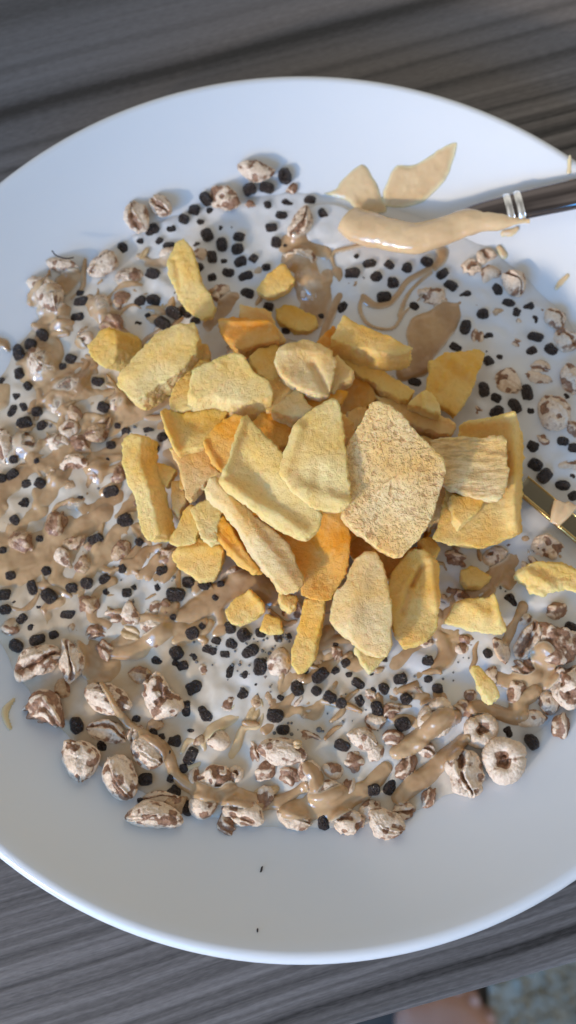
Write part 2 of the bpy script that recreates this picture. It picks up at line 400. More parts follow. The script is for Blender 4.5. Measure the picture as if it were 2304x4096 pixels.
# ------------------------------------------------------------------ puffed wheat
def puff_mesh(typ, L, W, seed):
    """one popped grain: length along x, height along z; tone 1 = chocolate, 0 = cream"""
    r = random.Random(seed)
    H = W * r.uniform(.72, .9)
    if typ == 'ring':
        nu, nv = 84, 28
        a = np.linspace(0, 2 * math.pi, nu, endpoint=False); b = np.linspace(0, 2 * math.pi, nv, endpoint=False)
        A, B = np.meshgrid(a, b, indexing='ij')
        rt = W * .215 * (1 + .10 * np.sin(A * 3 + seed) + .05 * np.sin(A * 5))
        crease = np.exp(-((A - 1.15) / .07) ** 2); rt = rt * (1 - .22 * crease)
        rt = rt * (1 + .035 * np.sin(A * 31 + np.sin(A * 7) * 2) * smooth01(-.3, .6, np.cos(B)))
        R0 = W * .285 * (1 + .06 * np.cos(2 * A + 1))
        X = (R0 + rt * np.cos(B)) * np.cos(A) * L / W * 1.0; Y = (R0 + rt * np.cos(B)) * np.sin(A); Z = rt * np.sin(B) * 1.35
        V = np.stack([X.ravel(), Y.ravel(), Z.ravel()], 1)
        i = np.arange(nu * nv).reshape(nu, nv); j = np.roll(i, -1, 0)
        q = np.stack([i.ravel(), j.ravel(), np.roll(j, -1, 1).ravel(), np.roll(i, -1, 1).ravel()], 1)
        tone = (smooth01(.35, .8, -np.cos(B)) * 1.0 - smooth01(-.1, .5, np.cos(B)) * .45).ravel()
        V += vnoise(V, 420, seed)[:, None] * .00035 * V / W
        # the brown core in the hole
        bm = bmesh.new(); bmesh.ops.create_icosphere(bm, subdivisions=3, radius=1)
        cv = np.array([v.co[:] for v in bm.verts]); cf = np.array([[v.index for v in f.verts] for f in bm.faces]); bm.free()
        cv = cv * [W * .17, W * .17, W * .17] + [W * .02, -W * .03, -W * .04]
        cv += vnoise(cv, 900, seed)[:, None] * .0005
        q = np.concatenate([q[:, [0, 1, 2]], q[:, [0, 2, 3]], cf + len(V)])
        V = np.concatenate([V, cv]); tone = np.concatenate([tone, np.full(len(cv), .6)])
        return V, q, tone
    bm = bmesh.new(); bmesh.ops.create_icosphere(bm, subdivisions=5 if L > .009 else 4, radius=1)
    V = np.array([v.co[:] for v in bm.verts]); Fc = np.array([[v.index for v in f.verts] for f in bm.faces]); bm.free()
    D = V.copy(); x, y, z = D.T
    tone = np.full(len(V), -.05)
    P = V * [L / 2, W / 2, H / 2] * np.where(np.abs(x) > .0, 1, 1)[:, None]
    P[:, 1] *= 1 - .25 * np.abs(x) ** 3; P[:, 2] *= 1 - .2 * np.abs(x) ** 3
    off = np.array([seed * .0137, seed * .0071, seed * .0193])
    low = vnoise(P + off, 240, 3) * .5 + vnoise(P + off, 430, 4) * .25
    amp = {'bean': .14, 'split': .19, 'clump': .27, 'brown': .22, 'cup': .18}.get(typ, .15)
    R_ = W * amp * low
    top = smooth01(0.0, .5, z)
    if typ in ('split', 'bean', 'cup'):
        c0 = .28 * math.sin(seed) + .16 * np.sin(x * 3 + seed)
        wd = {'split': .14, 'bean': .05, 'cup': .27}[typ] * (1 + .5 * np.sin(x * 2.3 + seed * 1.7)); dp = {'split': .12, 'bean': .012, 'cup': .34}[typ]
        c0 = c0 + .10 * vnoise(P + off, 400, 14)
        g = np.exp(-((y - c0) / wd) ** 2) * top * smooth01(1.02, .72, np.abs(x))
        rim = np.exp(-((np.abs(y - c0) - wd * 1.7) / (wd * .6)) ** 2) * top
        R_ = R_ - W * dp * g + W * .07 * rim
        if typ != 'bean': tone = tone + g * (.75 + .5 * vnoise(P + off, 600, 15)) - rim * .1
        R_ += W * .010 * np.sin(x * L / .00042 + 2 * np.sin(y * 4 + seed)) * (rim + .25)
        if typ == 'split': R_ += g * W * .10 * vnoise(P + off, 1300, 6)
    if typ == 'clump':
        h = smooth01(.10, .42, vnoise(P + off, 520, 8)); R_ = R_ - W * .10 * h; tone = tone + h * .6 - .05
    if typ == 'brown':
        st = np.sin(y * 6 + 2.2 * np.sin(x * 2.2 + seed) + 3 * vnoise(P + off, 180, 2))
        R_ = R_ + W * .05 * st; tone = tone + .42 - .32 * smooth01(.2, .9, st)
    n = D * [1 / L, 1 / W, 1 / H]; n /= np.linalg.norm(n, axis=1)[:, None]
    sp = smooth01(.26, .42, vnoise(P + off, 520, 12))                      # burst spots sit a little lower than the skin
    tone = tone + sp * (.5 if typ in ('bean', 'clump') else .25); R_ = R_ - W * .03 * sp
    R_ += .00014 * vnoise(P + off, 1500, 9) + .00008 * vnoise(P + off, 3000, 10)
    P = P + n * R_[:, None]
    bend = r.uniform(-.25, .25); P[:, 1] += bend * W * (np.abs(P[:, 0]) / (L / 2)) ** 2
    return P, Fc, tone

PUFFS = [
 (545,870,165,108,78,'split',.25,'split brown-hearted puff standing on the plate slope at the upper left'),
 (645,830,130,88,55,'split',.30,'puff with an open brown groove leaning on its split neighbour at the upper left'),
 (245,1060,155,66,15,'bean',.25,'long pale puff with a dark hair curling over it'),
 (415,1060,160,100,-48,'split',.25,'open split puff between the hair-topped puff and the brown pellet at the upper left'),
 (195,1175,200,115,52,'bean',.30,'large ivory puff with one sharp white corner at the far left'),
 (510,1100,135,85,-15,'bean',.05,'milky rounded puff glazed with nut butter under the yellow shard'),
 (400,1225,120,95,70,'bean',.05,'speckled puff glazed with nut butter between two dark pellets on the upper left'),
 (245,1285,100,85,30,'clump',0,'lumpy glazed puff touching the large ivory corner puff'),
 (675,1015,85,65,-20,'bean',.05,'small puff half hidden behind the yellow shard'),
 (1024,695,180,92,12,'bean',.40,'whitest puff, topmost of all on the plate slope'),
 (899,800,150,100,35,'clump',.28,'ivory puff with a brown window left of the topmost one'),
 (1001,815,55,48,0,'brown',.05,'small brown puff bit floating below the topmost puff'),
 (1169,750,62,46,-45,'brown',.1,'small reddish brown bit right of the topmost puff and its pellets'),
 (1204,895,185,88,-62,'split',.30,'slim white puff tilted up beside the pale milk by the spoon'),
 (879,1170,115,95,20,'clump',-.12,'sunken brown-spotted puff under the tail of the yellow shard'),
 (804,1010,70,60,60,'bean',.05,'small pale puff touching the right side of the yellow shard'),
 (1199,1035,150,110,10,'bean',-.05,'puff buried in nut butter just below the slim white puff'),
 (1240,1130,160,125,60,'split',-.05,'puff drowned in the thick nut butter left of the swirls'),
 (1895,1065,110,95,10,'clump',-.1,'left lump of the crumbly brown-holed cereal under the spoon'),
 (1945,1020,120,80,-25,'clump',-.05,'upper lump of the crumbly brown-holed cereal under the spoon'),
 (1955,1085,110,80,-15,'clump',-.02,'lower lump of the crumbly brown-holed cereal under the spoon'),
 (2058,1132,135,100,62,'split',.25,'pinkish split puff casting a shadow to the right of the crumbly cereal'),
 (1732,1176,150,100,25,'clump',-.1,'milk-washed puff at the end of the nut butter swirls'),
 (2066,1283,105,60,5,'clump',-.15,'flat half-sunken puff below the pinkish split one'),
 (1903,1220,65,36,0,'brown',-.1,'thin brown arc of puff between pellets right of the swirls'),
 (1915,1343,80,75,-70,'brown',-.15,'brown sunken crumb of puff right of the smooth nut butter patch'),
 (1987,1355,65,55,0,'clump',-.15,'tiny sunken puff, left one of two between pellets at the upper right'),
 (2066,1367,75,55,0,'brown',-.15,'tiny sunken puff, right one of two between pellets at the upper right'),
 (2217,1271,115,90,60,'split',.2,'cupped puff on the plate slope at the right edge of the milk'),
 (2265,1363,125,105,30,'cup',.15,'dark-centred puff hard against the picture edge at the upper right'),
 (2035,1514,135,125,20,'bean',-.1,'round speckled puff with many small brown spots right of the tilted mango square'),
 (2170,1465,115,66,12,'split',-.02,'upper one of two narrow puffs beside the round speckled puff'),
 (2158,1513,140,60,20,'bean',.02,'lower one of two narrow puffs beside the round speckled puff'),
 (2283,1514,140,95,78,'bean',.25,'clean white puff cut by the right picture edge'),
 (2222,1646,170,140,58,'bean',.1,'big speckled puff with a dark slit above the right mango block'),
 (2179,1752,95,75,20,'brown',-.2,'brown soaked puff beside the top right corner of the mango block'),
 (1918,1636,60,52,60,'brown',-.15,'little reddish bit below the point of the tilted mango square'),
 (2275,1854,120,62,0,'clump',-.12,'pale half-sunken puff at the right picture edge above the gold cutlery'),
 (2297,1718,90,70,60,'brown',-.05,'brownish puff cut by the right picture edge beside a round pellet'),
 (2180,2183,150,110,-20,'clump',0,'lumpy puff lying against the gold cutlery'),
 (1985,2225,150,110,10,'clump',-.12,'dull tan puff in the shade under the lower edge of the mango block'),
 (1830,2225,130,90,15,'brown',-.15,'soaked tan puff between the mango block and the small mango crumb'),
 (2120,2565,185,95,-62,'cup',.25,'curved puff holding a tan strand of nut butter beside the ragged yellow chunk'),
 (2010,2600,120,60,70,'bean',.2,'white end of puff under the right corner of the ragged yellow chunk'),
 (2225,2585,200,155,15,'brown',.2,'large ridged brown puff at the right picture edge'),
 (2275,2748,155,140,60,'clump',.3,'big knobbly white puff at the lower right picture edge'),
 (2105,2680,130,90,20,'brown',0,'brown puff glazed with nut butter below the curved puff'),
 (1745,2872,165,135,-60,'ring',.30,'ring puff crossed by a thick strand of nut butter'),
 (1925,2922,146,128,-55,'ring',.30,'smaller ring puff with a narrow dark slot next to the perfect ring'),
 (2015,3042,180,172,60,'ring',.45,'perfect ring puff with a dark hole at the lower right edge'),
 (1860,3097,195,140,78,'split',.35,'large puff with two brown grooves left of the perfect ring'),
 (2130,2872,120,66,-8,'bean',.2,'small white puff end poking from the nut butter above the dark cube pellets'),
 (1705,2997,90,66,30,'split',.15,'brown-holed puff under the two fat strands of nut butter'),
 (1625,3067,120,76,-55,'brown',.05,'dark brown puff between the two fat strands'),
 (1712,3190,100,54,-58,'brown',.05,'brown puff showing below the last fat strand'),
 (1612,3245,110,75,-10,'cup',.15,'brown-mouthed puff at the lower rim below the fat strands'),
 (1541,3300,145,112,25,'bean',.30,'ivory puff, lowest of the whole heap of cereal'),
 (1880,2787,66,56,0,'bean',.15,'white knob of puff under the little mango finger'),
 (1860,2830,80,64,40,'brown',.05,'brown puff knob under the little mango finger'),
 (1454,2952,130,85,25,'bean',.15,'pinkish smooth puff right of a dark cube pellet'),
 (1385,3290,130,100,10,'clump',.22,'ivory puff right of the lone black pellet on the lower rim'),
 (1174,3275,140,74,22,'split',.2,'low brown-slotted puff left of the lone black pellet on the lower rim'),
 (974,3257,190,96,20,'clump',.22,'long crusty puff under the thick nut butter on the lower rim'),
 (810,3222,120,100,0,'bean',.25,'white puff where the long drizzle strand ends on the lower rim'),
 (865,3117,160,94,-12,'clump',.30,'rough white puff just above the thick nut butter on the lower rim'),
 (945,3095,60,66,0,'ring',.30,'tiny ring puff stuck to the rough white puff'),
 (1134,3002,200,112,6,'bean',.32,'prominent white puff with large brown spots near the bottom of the milk'),
 (1024,3012,100,60,80,'brown',0,'dark brown puff tucked behind the prominent spotted one'),
 (1159,3102,95,80,40,'brown',-.1,'brown soaked puff below the prominent spotted one'),
 (1239,3097,110,85,80,'clump',.2,'glossy butter-coated puff above the curled white one'),
 (1304,3167,150,84,-10,'cup',.30,'curled white puff half wrapped in nut butter on the lower rim'),
 (1254,2947,120,56,22,'brown',-.02,'amber soaked puff upper right of the prominent spotted one'),
 (874,2957,95,86,-60,'clump',.05,'golden lumpy puff right of the looping strand'),
 (904,2822,95,64,-20,'clump',-.05,'pinkish grainy puff beside two joined pellets'),
 (1414,3052,95,80,20,'brown',-.05,'brown crusted puff below the dark cube pellet'),
 (185,2832,165,135,25,'brown',.3,'ridged all-brown puff alone at the lower left edge'),
 (145,2640,205,122,-25,'cup',.25,'big brown-mouthed puff at the left edge of the lower cereal'),
 (285,2650,190,98,85,'split',.25,'upright tan puff beside the big brown-mouthed one'),
 (430,2800,205,118,22,'bean',.30,'spotted puff where the long drizzle strand begins'),
 (430,2922,180,84,20,'split',.15,'grooved puff tucked under the spotted one with the strand'),
 (325,3035,175,142,70,'bean',.28,'plump brown-spotted puff at the lower left rim'),
 (480,3110,195,130,62,'bean',.28,'long spotted puff between the plump one and the front bean'),
 (595,3007,150,112,42,'bean',.28,'oval puff with many spots against the long drizzle strand'),
 (615,3257,232,104,4,'bean',.35,'smooth white bean puff with two brown dots at the lower left rim'),
 (640,3195,150,60,0,'split',.15,'narrow puff right behind the two-dot bean'),
 (636,2785,210,130,62,'clump',.22,'tall knobbly brown-tipped puff left of the pellet cluster'),
 (620,2513,130,115,20,'clump',-.1,'soaked speckled puff in milk left of the cube of mango'),
 (450,2463,115,80,15,'brown',-.12,'reddish soaked puff between pellets left of centre'),
 (620,2428,95,74,-40,'bean',-.05,'pale soaked puff above the speckled one left of the cube of mango'),
 (949,2293,100,64,10,'clump',-.12,'milk-soaked tan puff under the lower left mango chunk'),
 (1119,2643,105,120,20,'bean',-.05,'half-sunken puff with one reddish spot left of the mango stick'),
 (814,2678,66,46,50,'bean',0,'small cream puff bit above the pellet cluster'),
 (1165,2430,110,84,10,'clump',-.12,'pale crusty puff under the tip of the porous mango stick'),
 (160,1450,140,125,30,'bean',.08,'large glazed puff at the left edge below three black pellets'),
 (275,1545,170,110,-10,'brown',0,'wide brown puff glazed with nut butter left of the mango cylinder'),
 (225,1610,130,90,30,'clump',.02,'lumpy glazed puff below the wide brown one'),
 (480,1609,110,94,30,'brown',.05,'reddish puff at the lower tip of the mango cylinder'),
 (100,1769,125,115,20,'clump',0,'glazed lumpy puff near the left picture edge, halfway up'),
 (18,1774,165,90,80,'clump',.05,'glazed puff cut by the left picture edge'),
 (230,1764,115,76,20,'clump',-.02,'small glazed puff right of the halfway-up lumpy one'),
 (380,1869,110,84,40,'split',-.02,'butter-filled puff left of the upright mango stick'),
 (215,1908,86,70,60,'brown',0,'reddish puff bit beside a shiny black pellet on the left'),
 (300,2019,110,64,-10,'bean',-.08,'pale puff under two pellets left of the upright mango stick'),
 (670,2208,105,84,20,'brown',-.02,'brown puff at the foot of the lower left mango chunk'),
 (45,2510,90,74,20,'brown',-.02,'glazed reddish puff by the left edge of the milk'),
 (640,1330,95,60,-50,'clump',0,'glazed puff crumb under the mango cylinder'),
 (345,1355,110,84,10,'clump',0,'glazed crumbly puff above the small mango cube'),
 (1660,2760,95,66,10,'brown',-.12,'soaked brown puff in the milk left of the little mango finger'),
 (1500,3010,100,70,-40,'bean',-.02,'butter-covered puff between the fat strand and the dark cube pellet'),
]
PUFF_GROUP = 'chocolate speckled wheat puffs in the milk'
puff_dome = []                                                           # for the sauce that drapes over them
for i, (px, py, L, W, ang_, typ, zo, lab) in enumerate(PUFFS):
    lw, ww = L * PX * 1.0, W * PX * 1.04
    q = ups(px, py, ww * .30)
    P, Fc, tone = puff_mesh(typ, lw, ww, i + 11)
    me = mesh_from('wheat_puff', P, Fc, M['puff'], tone)
    o = obj('wheat_puff', me); b = base_z(q[0], q[1])
    lift = (1.0 if typ == 'ring' else 1.25)
    o.location = (q[0], q[1], b + ww * max(zo * .75 + .06, -.05) * lift)
    sl = 0.0
    rr_ = math.hypot(q[0], q[1])
    tilt = 0.30 if rr_ > .098 else .12
    o.rotation_euler = (rng.uniform(-tilt, tilt), rng.uniform(-.15, .15), -math.radians(ang_))
    tag(o, lab, 'cereal puff', PUFF_GROUP)
    puff_dome.append((q[0], q[1], o.location.z, lw / 2, ww / 2, ww * .40, -math.radians(ang_), typ))

# oat flakes and husk slivers
OATS = [(1019,2847,105,44,-55,'translucent oat flake in the milk above the prominent spotted puff'),
        (660,1215,95,26,-62,'thin tan husk strand under the yellow shard'),
        (575,1012,70,30,-60,'amber husk sliver beside pellets left of the yellow shard'),
        (1066,3165,100,40,-10,'brownish oat flake in the shaded milk near the lower rim'),
        (520,2528,90,60,25,'cracked yellowish oat flake in milk left of centre'),
        (1190,2985,40,40,0,'small tan knob on top of the prominent spotted puff')]
for i, (px, py, L, W, ang_, lab) in enumerate(OATS):
    q = ups(px, py, .001); bm = bmesh.new(); bmesh.ops.create_icosphere(bm, subdivisions=4, radius=1)
    V = np.array([v.co[:] for v in bm.verts]); Fc = np.array([[v.index for v in f.verts] for f in bm.faces]); bm.free()
    lw, ww = L * PX / 2, W * PX / 2
    P = V * [lw, ww, ww * (.35 if i < 5 else .8)]; P[:, 2] -= .25 * ww * np.exp(-(V[:, 1] / .25) ** 2) * (V[:, 2] > 0)
    P += V * (vnoise(P + i, 500, 5) * .0004)[:, None]
    o = obj('oat_flake', mesh_from('oat_flake', P, Fc, M['oat'])); o.location = (q[0], q[1], base_z(q[0], q[1]) + (.0007 if i < 5 else .0062))
    o.rotation_euler = (0, 0, -math.radians(ang_)); tag(o, lab, 'oat flake', 'oat flakes and husks in the milk')
# ------------------------------------------------------------------ shared height map of plate, milk and puffs
G = .0004; GX0, GX1 = -.125, .125
N = int(round((GX1 - GX0) / G)) + 1
gx = np.linspace(GX0, GX1, N); XX, YY = np.meshgrid(gx, gx)
RR = np.hypot(XX, YY)
PLZ = plate_z(RR)
BASE = np.maximum(PLZ, MILK)
PEL = """492,987,60,60;560,962,36,0;607,917,64,-40;685,912,40,0;637,962,46,-60;677,985,55,0;610,1092,66,20;645,1130,50,0;560,1207,66,-30;615,1200,70,20;325,1207,86,-10;310,1270,60,0;320,1175,40,0;697,1255,72,30;650,1300,76,45;555,1295,42,0;
172,1341,62,40;125,1379,56,10;75,1411,86,75;77,1494,48,80;282,1436,52,20;250,1466,36,0;390,1529,54,20;72,1579,52,-20;97,1624,56,60;47,1644,76,-60;100,1694,76,-20;150,1649,40,0;165,1704,60,-50;220,1666,32,0;415,1631,52,30;505,1724,46,0;590,1724,70,10;650,1749,50,0;610,1789,60,20;445,1781,36,0;430,1841,26,0;5,1914,46,0;50,1899,60,-35;162,1934,46,30;92,2016,86,-15;322,1999,40,80;367,1996,32,60;445,1966,80,-10;55,1839,36,0;
60,2083,50,60;500,2083,70,-25;385,2160,66,-20;160,2155,30,0;10,2203,40,0;490,2275,40,70;650,2283,48,0;557,2168,36,40;130,2353,76,75;197,2385,66,45;17,2378,50,0;22,2438,58,0;152,2425,40,0;272,2458,62,0;132,2513,56,0;65,2583,76,30;150,2560,76,-15;507,2373,42,0;535,2350,28,60;572,2385,52,-40;632,2643,60,20;707,2613,60,70;715,2660,60,40;
751,2328,54,0;819,2338,56,20;884,2338,32,0;702,2378,86,4;771,2533,50,-20;974,2540,56,60;1044,2528,42,0;1111,2548,42,80;864,2563,46,15;926,2573,48,10;839,2600,74,25;899,2618,46,0;1001,2605,78,-25;774,2630,54,50;734,2663,46,0;876,2640,28,0;919,2683,84,-70;986,2693,70,-70;1041,2668,68,-80;774,2748,86,-30;1019,2740,38,-20;1281,2705,76,-35;1341,2683,36,-40;1191,2755,60,80;1431,2733,72,30;1396,2698,30,0;1084,2763,40,0;
2047,2403,68,60;2152,2393,54,30;1952,2613,44,70;1712,2645,48,0;1602,2718,50,0;1750,2755,46,0;1682,2750,28,0;2285,2513,62,30;
744,2832,66,80;819,2854,80,55;769,2922,56,-10;764,3022,76,-55;1101,2862,60,10;1191,2877,42,70;1134,2920,56,0;1369,2982,76,30;1439,2802,46,70;1294,3287,64,90;744,3227,70,40;307,2902,72,70;407,2982,50,80;580,3117,54,0;555,2822,36,60;695,2967,66,0;697,3167,48,40;560,3202,24,0;565,3057,36,40;
1612,2897,58,-25;2032,2930,44,70;2125,2967,78,60;1561,3147,62,-60;1450,2809,70,35;1510,2837,62,80;1494,3159,50,-10;1188,2757,46,0;1343,2578,28,0;
1139,710,76,80;1069,755,68,5;999,762,60,-20;1071,815,46,80;1149,807,58,20;1126,857,58,5;1086,907,60,0;1104,967,58,85;1239,797,56,15;1289,857,50,70;1294,922,68,35;824,800,70,60;839,840,34,0;776,835,56,10;735,875,50,30;801,885,38,10;921,905,24,0;829,940,60,75;886,977,66,85;954,945,58,10;951,995,56,-5;846,1027,56,85;896,1042,32,0;961,1045,62,-25;911,1087,54,10;849,1107,42,0;984,1102,66,-10;1064,1067,38,0;991,1170,76,25;1074,1225,42,10;1409,1092,62,0;1369,1222,66,-60;1284,1262,28,0;1144,1320,40,0;739,1250,60,30;779,1280,52,0;1141,982,18,0;
1478,1052,64,-10;1557,1056,48,45;1506,1104,58,-30;1629,1068,56,-70;1573,1128,56,80;1537,1184,70,0;1708,1045,60,30;1772,1092,64,-40;1804,1140,60,35;1859,1180,72,-30;1991,1156,60,70;2034,1211,60,25;2114,1227,60,-20;2142,1279,50,75;1931,1255,56,0;1863,1307,64,-80;1824,1386,62,30;2142,1347,66,20;2126,1402,60,-20;2205,1398,64,50;1955,1442,46,60;1999,1426,28,0;
1660,1524,56,20;1938,1556,66,80;1985,1589,48,30;2108,1569,62,85;1988,1646,70,-20;2060,1621,66,60;2133,1784,62,60;2143,1859,62,40;1453,1584,46,0;2251,1765,48,0;2192,1817,36,20;2179,1903,72,-40;2252,1940,66,10;2295,1980,50,-40;2292,1793,46,0;1420,1540,52,0;1560,1640,50,20"""

# soaked crumbs, husks and grain fragments nobody could count
crumb_dome = []; PSITE = [tuple(up(*map(float, t.split(',')[:2]))) for t in PEL.replace('\n', '').split(';') if t]
rc_ = random.Random(11); CV, CF, CTn = [], [], []; nv_ = 0
bm = bmesh.new(); bmesh.ops.create_icosphere(bm, subdivisions=3, radius=1)
SV = np.array([v.co[:] for v in bm.verts]); SF = np.array([[v.index for v in f.verts] for f in bm.faces]); bm.free()
ZONES = [((0, 1330, 700, 2080), 110), ((0, 2080, 720, 2560), 90), ((250, 1150, 800, 1330), 40), ((250, 2560, 1450, 3230), 90), ((1450, 2500, 2250, 3050), 60), ((1650, 2150, 2304, 2480), 60), ((1500, 1150, 2304, 1900), 34), ((850, 1000, 1450, 1300), 20)]
def sample(A, x, y):
    i = min(max(int(round((x - GX0) / G)), 0), N - 1); j = min(max(int(round((y - GX0) / G)), 0), N - 1); return float(A[j, i])
for (x0, y0, x1, y1), n in ZONES:
    for _ in range(n):
        q = up(rc_.uniform(x0, x1), rc_.uniform(y0, y1)); r_ = math.hypot(q[0], q[1])
        if r_ > .097 or sample(BASE, q[0], q[1]) > MILK + .001: continue
        if any(math.hypot(q[0] - p_[0], q[1] - p_[1]) < .0019 for p_ in PSITE): continue
        L = (rc_.uniform(18, 44) if rc_.random() < .62 else rc_.uniform(44, 84)) * PX / 2
        P = SV * [L, L * rc_.uniform(.45, .8), L * rc_.uniform(.3, .6)]
        o3 = rc_.uniform(0, 9); P += SV * (vnoise(P + o3, 1.1 / L, 3) * .34 * L + vnoise(P + o3, 2.6 / L, 4) * .16 * L)[:, None]
        a = rc_.uniform(0, 6.28); c_, s2 = math.cos(a), math.sin(a)
        P = np.stack([P[:, 0] * c_ - P[:, 1] * s2, P[:, 0] * s2 + P[:, 1] * c_, P[:, 2]], 1) + [q[0], q[1], MILK + L * .04]
        CV.append(P); CF.append(SF + nv_); nv_ += len(P); crumb_dome.append((q[0], q[1], MILK + L * .04, L * .95, L * .6, L * .38, a, 'crumb')); CTn.append(np.full(len(P), rc_.choice((-.1, .05, .05, .35)) ))
o = obj('cereal_crumbs', mesh_from('cereal_crumbs', np.concatenate(CV), np.concatenate(CF), M['crumb'], np.concatenate(CTn)))
tag(o, 'soaked crumbs and husks of cereal scattered through the milk and nut butter', 'crumbs', kind='stuff')

BASE0 = None
for (x, y, z, a, b, c, r, typ) in puff_dome + crumb_dome:
    if typ == 'crumb' and BASE0 is None: BASE0 = BASE.copy()
    m = max(a, b) * 1.05
    i0, i1 = np.searchsorted(gx, [x - m, x + m]); j0, j1 = np.searchsorted(gx, [y - m, y + m])
    dx, dy = XX[j0:j1, i0:i1] - x, YY[j0:j1, i0:i1] - y
    u = (dx * math.cos(r) + dy * math.sin(r)) / a; v_ = (-dx * math.sin(r) + dy * math.cos(r)) / b
    s = 1 - u * u - v_ * v_
    zz = z + c * np.sqrt(np.clip(s, 0, 1))
    BASE[j0:j1, i0:i1] = np.where(s > 0, np.maximum(BASE[j0:j1, i0:i1], zz), BASE[j0:j1, i0:i1])
def blur(A, sig):
    n = int(sig * 3) + 1; kx = np.exp(-.5 * (np.arange(-n, n + 1) / sig) ** 2); kx /= kx.sum()
    for axis in (0, 1):
        Pd = np.pad(A, [(n, n) if a == axis else (0, 0) for a in (0, 1)], mode='edge'); out = 0
        for i_, w in enumerate(kx):
            out = out + w * (Pd[i_:i_ + A.shape[0]] if axis == 0 else Pd[:, i_:i_ + A.shape[1]])
        A = out
    return A
SMB = np.maximum(blur(BASE, 2.6), BASE - .0006)
WOB = vnoise(np.stack([XX.ravel(), YY.ravel(), np.zeros(XX.size)], 1), 190, 21).reshape(XX.shape) * .6 \
    + vnoise(np.stack([XX.ravel(), YY.ravel(), np.zeros(XX.size)], 1), 420, 22).reshape(XX.shape) * .35

def stroke_field(T_, strokes, polys=()):
    """sauce thickness: rounded cords along strokes, flat puddles inside outlines"""
    f = np.full(XX.shape, -.01)
    for pts, wpx, tmm in strokes:
        tmm = tmm * 1.2
        ws = wpx if isinstance(wpx, (tuple, list)) else (wpx, wpx)
        W_ = [ups(*p)[:2] for p in pts]; C_ = catmull(W_, 5); n = len(C_)
        rad = np.interp(np.linspace(0, 1, n), np.linspace(0, 1, len(ws)), ws) * PX / 2; T = tmm * .001
        C_ = np.array(C_); m = rad.max() * 1.6
        i0, i1 = np.searchsorted(gx, [C_[:, 0].min() - m, C_[:, 0].max() + m]); j0, j1 = np.searchsorted(gx, [C_[:, 1].min() - m, C_[:, 1].max() + m])
        sx_, sy_ = XX[j0:j1, i0:i1], YY[j0:j1, i0:i1]
        best = np.full(sx_.shape, 9.)
        for k_ in range(n - 1):
            a, b = C_[k_], C_[k_ + 1]; ab = b - a; L2 = max(ab.dot(ab), 1e-12)
            t = np.clip(((sx_ - a[0]) * ab[0] + (sy_ - a[1]) * ab[1]) / L2, 0, 1)
            r = rad[k_] + (rad[k_ + 1] - rad[k_]) * t
            best = np.minimum(best, np.hypot(sx_ - a[0] - t * ab[0], sy_ - a[1] - t * ab[1]) / r)
        best = best * (1 - .20 * WOB[j0:j1, i0:i1])
        t_ = np.clip(T * (1 - best ** 2.4), -.0012, None)
        sub = f[j0:j1, i0:i1]; kk = .0004
        h = np.clip(.5 + .5 * (t_ - sub) / kk, 0, 1); f[j0:j1, i0:i1] = sub * (1 - h) + t_ * h + kk * h * (1 - h)
    for pts, tmm, soft in polys:
        C_ = np.array(catmull([ups(*p)[:2] for p in pts] + [ups(*pts[0])[:2]], 6))
        m = .004
        i0, i1 = np.searchsorted(gx, [C_[:, 0].min() - m, C_[:, 0].max() + m]); j0, j1 = np.searchsorted(gx, [C_[:, 1].min() - m, C_[:, 1].max() + m])
        sx_, sy_ = XX[j0:j1, i0:i1], YY[j0:j1, i0:i1]
        d = np.full(sx_.shape, 9.); ins = np.zeros(sx_.shape, bool)
        for k_ in range(len(C_) - 1):
            a, b = C_[k_], C_[k_ + 1]; ab = b - a; L2 = max(ab.dot(ab), 1e-14)
            t = np.clip(((sx_ - a[0]) * ab[0] + (sy_ - a[1]) * ab[1]) / L2, 0, 1)
            d = np.minimum(d, np.hypot(sx_ - a[0] - t * ab[0], sy_ - a[1] - t * ab[1]))
            cr = (a[1] > sy_) != (b[1] > sy_)
            with np.errstate(divide='ignore', invalid='ignore'):
                ins ^= cr & (sx_ < (b[0] - a[0]) * (sy_ - a[1]) / (b[1] - a[1] + 1e-15) + a[0])
        e = soft * .001; T = tmm * .001
        t_ = np.where(ins, T * (1 - np.clip(1 - d / e, 0, 1) ** 2), -np.minimum(d / e * 2 * T, .0012))
        f[j0:j1, i0:i1] = np.maximum(f[j0:j1, i0:i1], t_)
    return f
SAUCE = np.zeros(XX.shape)
WOB2 = vnoise(np.stack([XX.ravel(), YY.ravel(), np.zeros(XX.size)], 1), 330, 23).reshape(XX.shape) + .6 * vnoise(np.stack([XX.ravel(), YY.ravel(), np.zeros(XX.size)], 1), 760, 24).reshape(XX.shape)
WOB3 = vnoise(np.stack([XX.ravel() + YY.ravel() * .5, YY.ravel() * 1.0 - XX.ravel() * .6, np.zeros(XX.size)], 1), 210, 27).reshape(XX.shape)
def dribbles(x0, y0, x1, y1, n, seed):
    """thin runs of nut butter that fell with the wide strokes, mostly slanting the same way"""
    r = random.Random(seed); out = []
    for _ in range(n):
        x, y = r.uniform(x0, x1), r.uniform(y0, y1); a = r.gauss(-.62, .45); L = r.uniform(40, 190); pts = [(x, y)]
        for k_ in range(3):
            a += r.gauss(0, .45); pts.append((pts[-1][0] + L / 3 * math.cos(a), pts[-1][1] + L / 3 * math.sin(a)))
        w = r.uniform(26, 84); out.append((pts, (w * .6, w, w * .9, w * .5), r.uniform(.7, 1.4)))
    return out
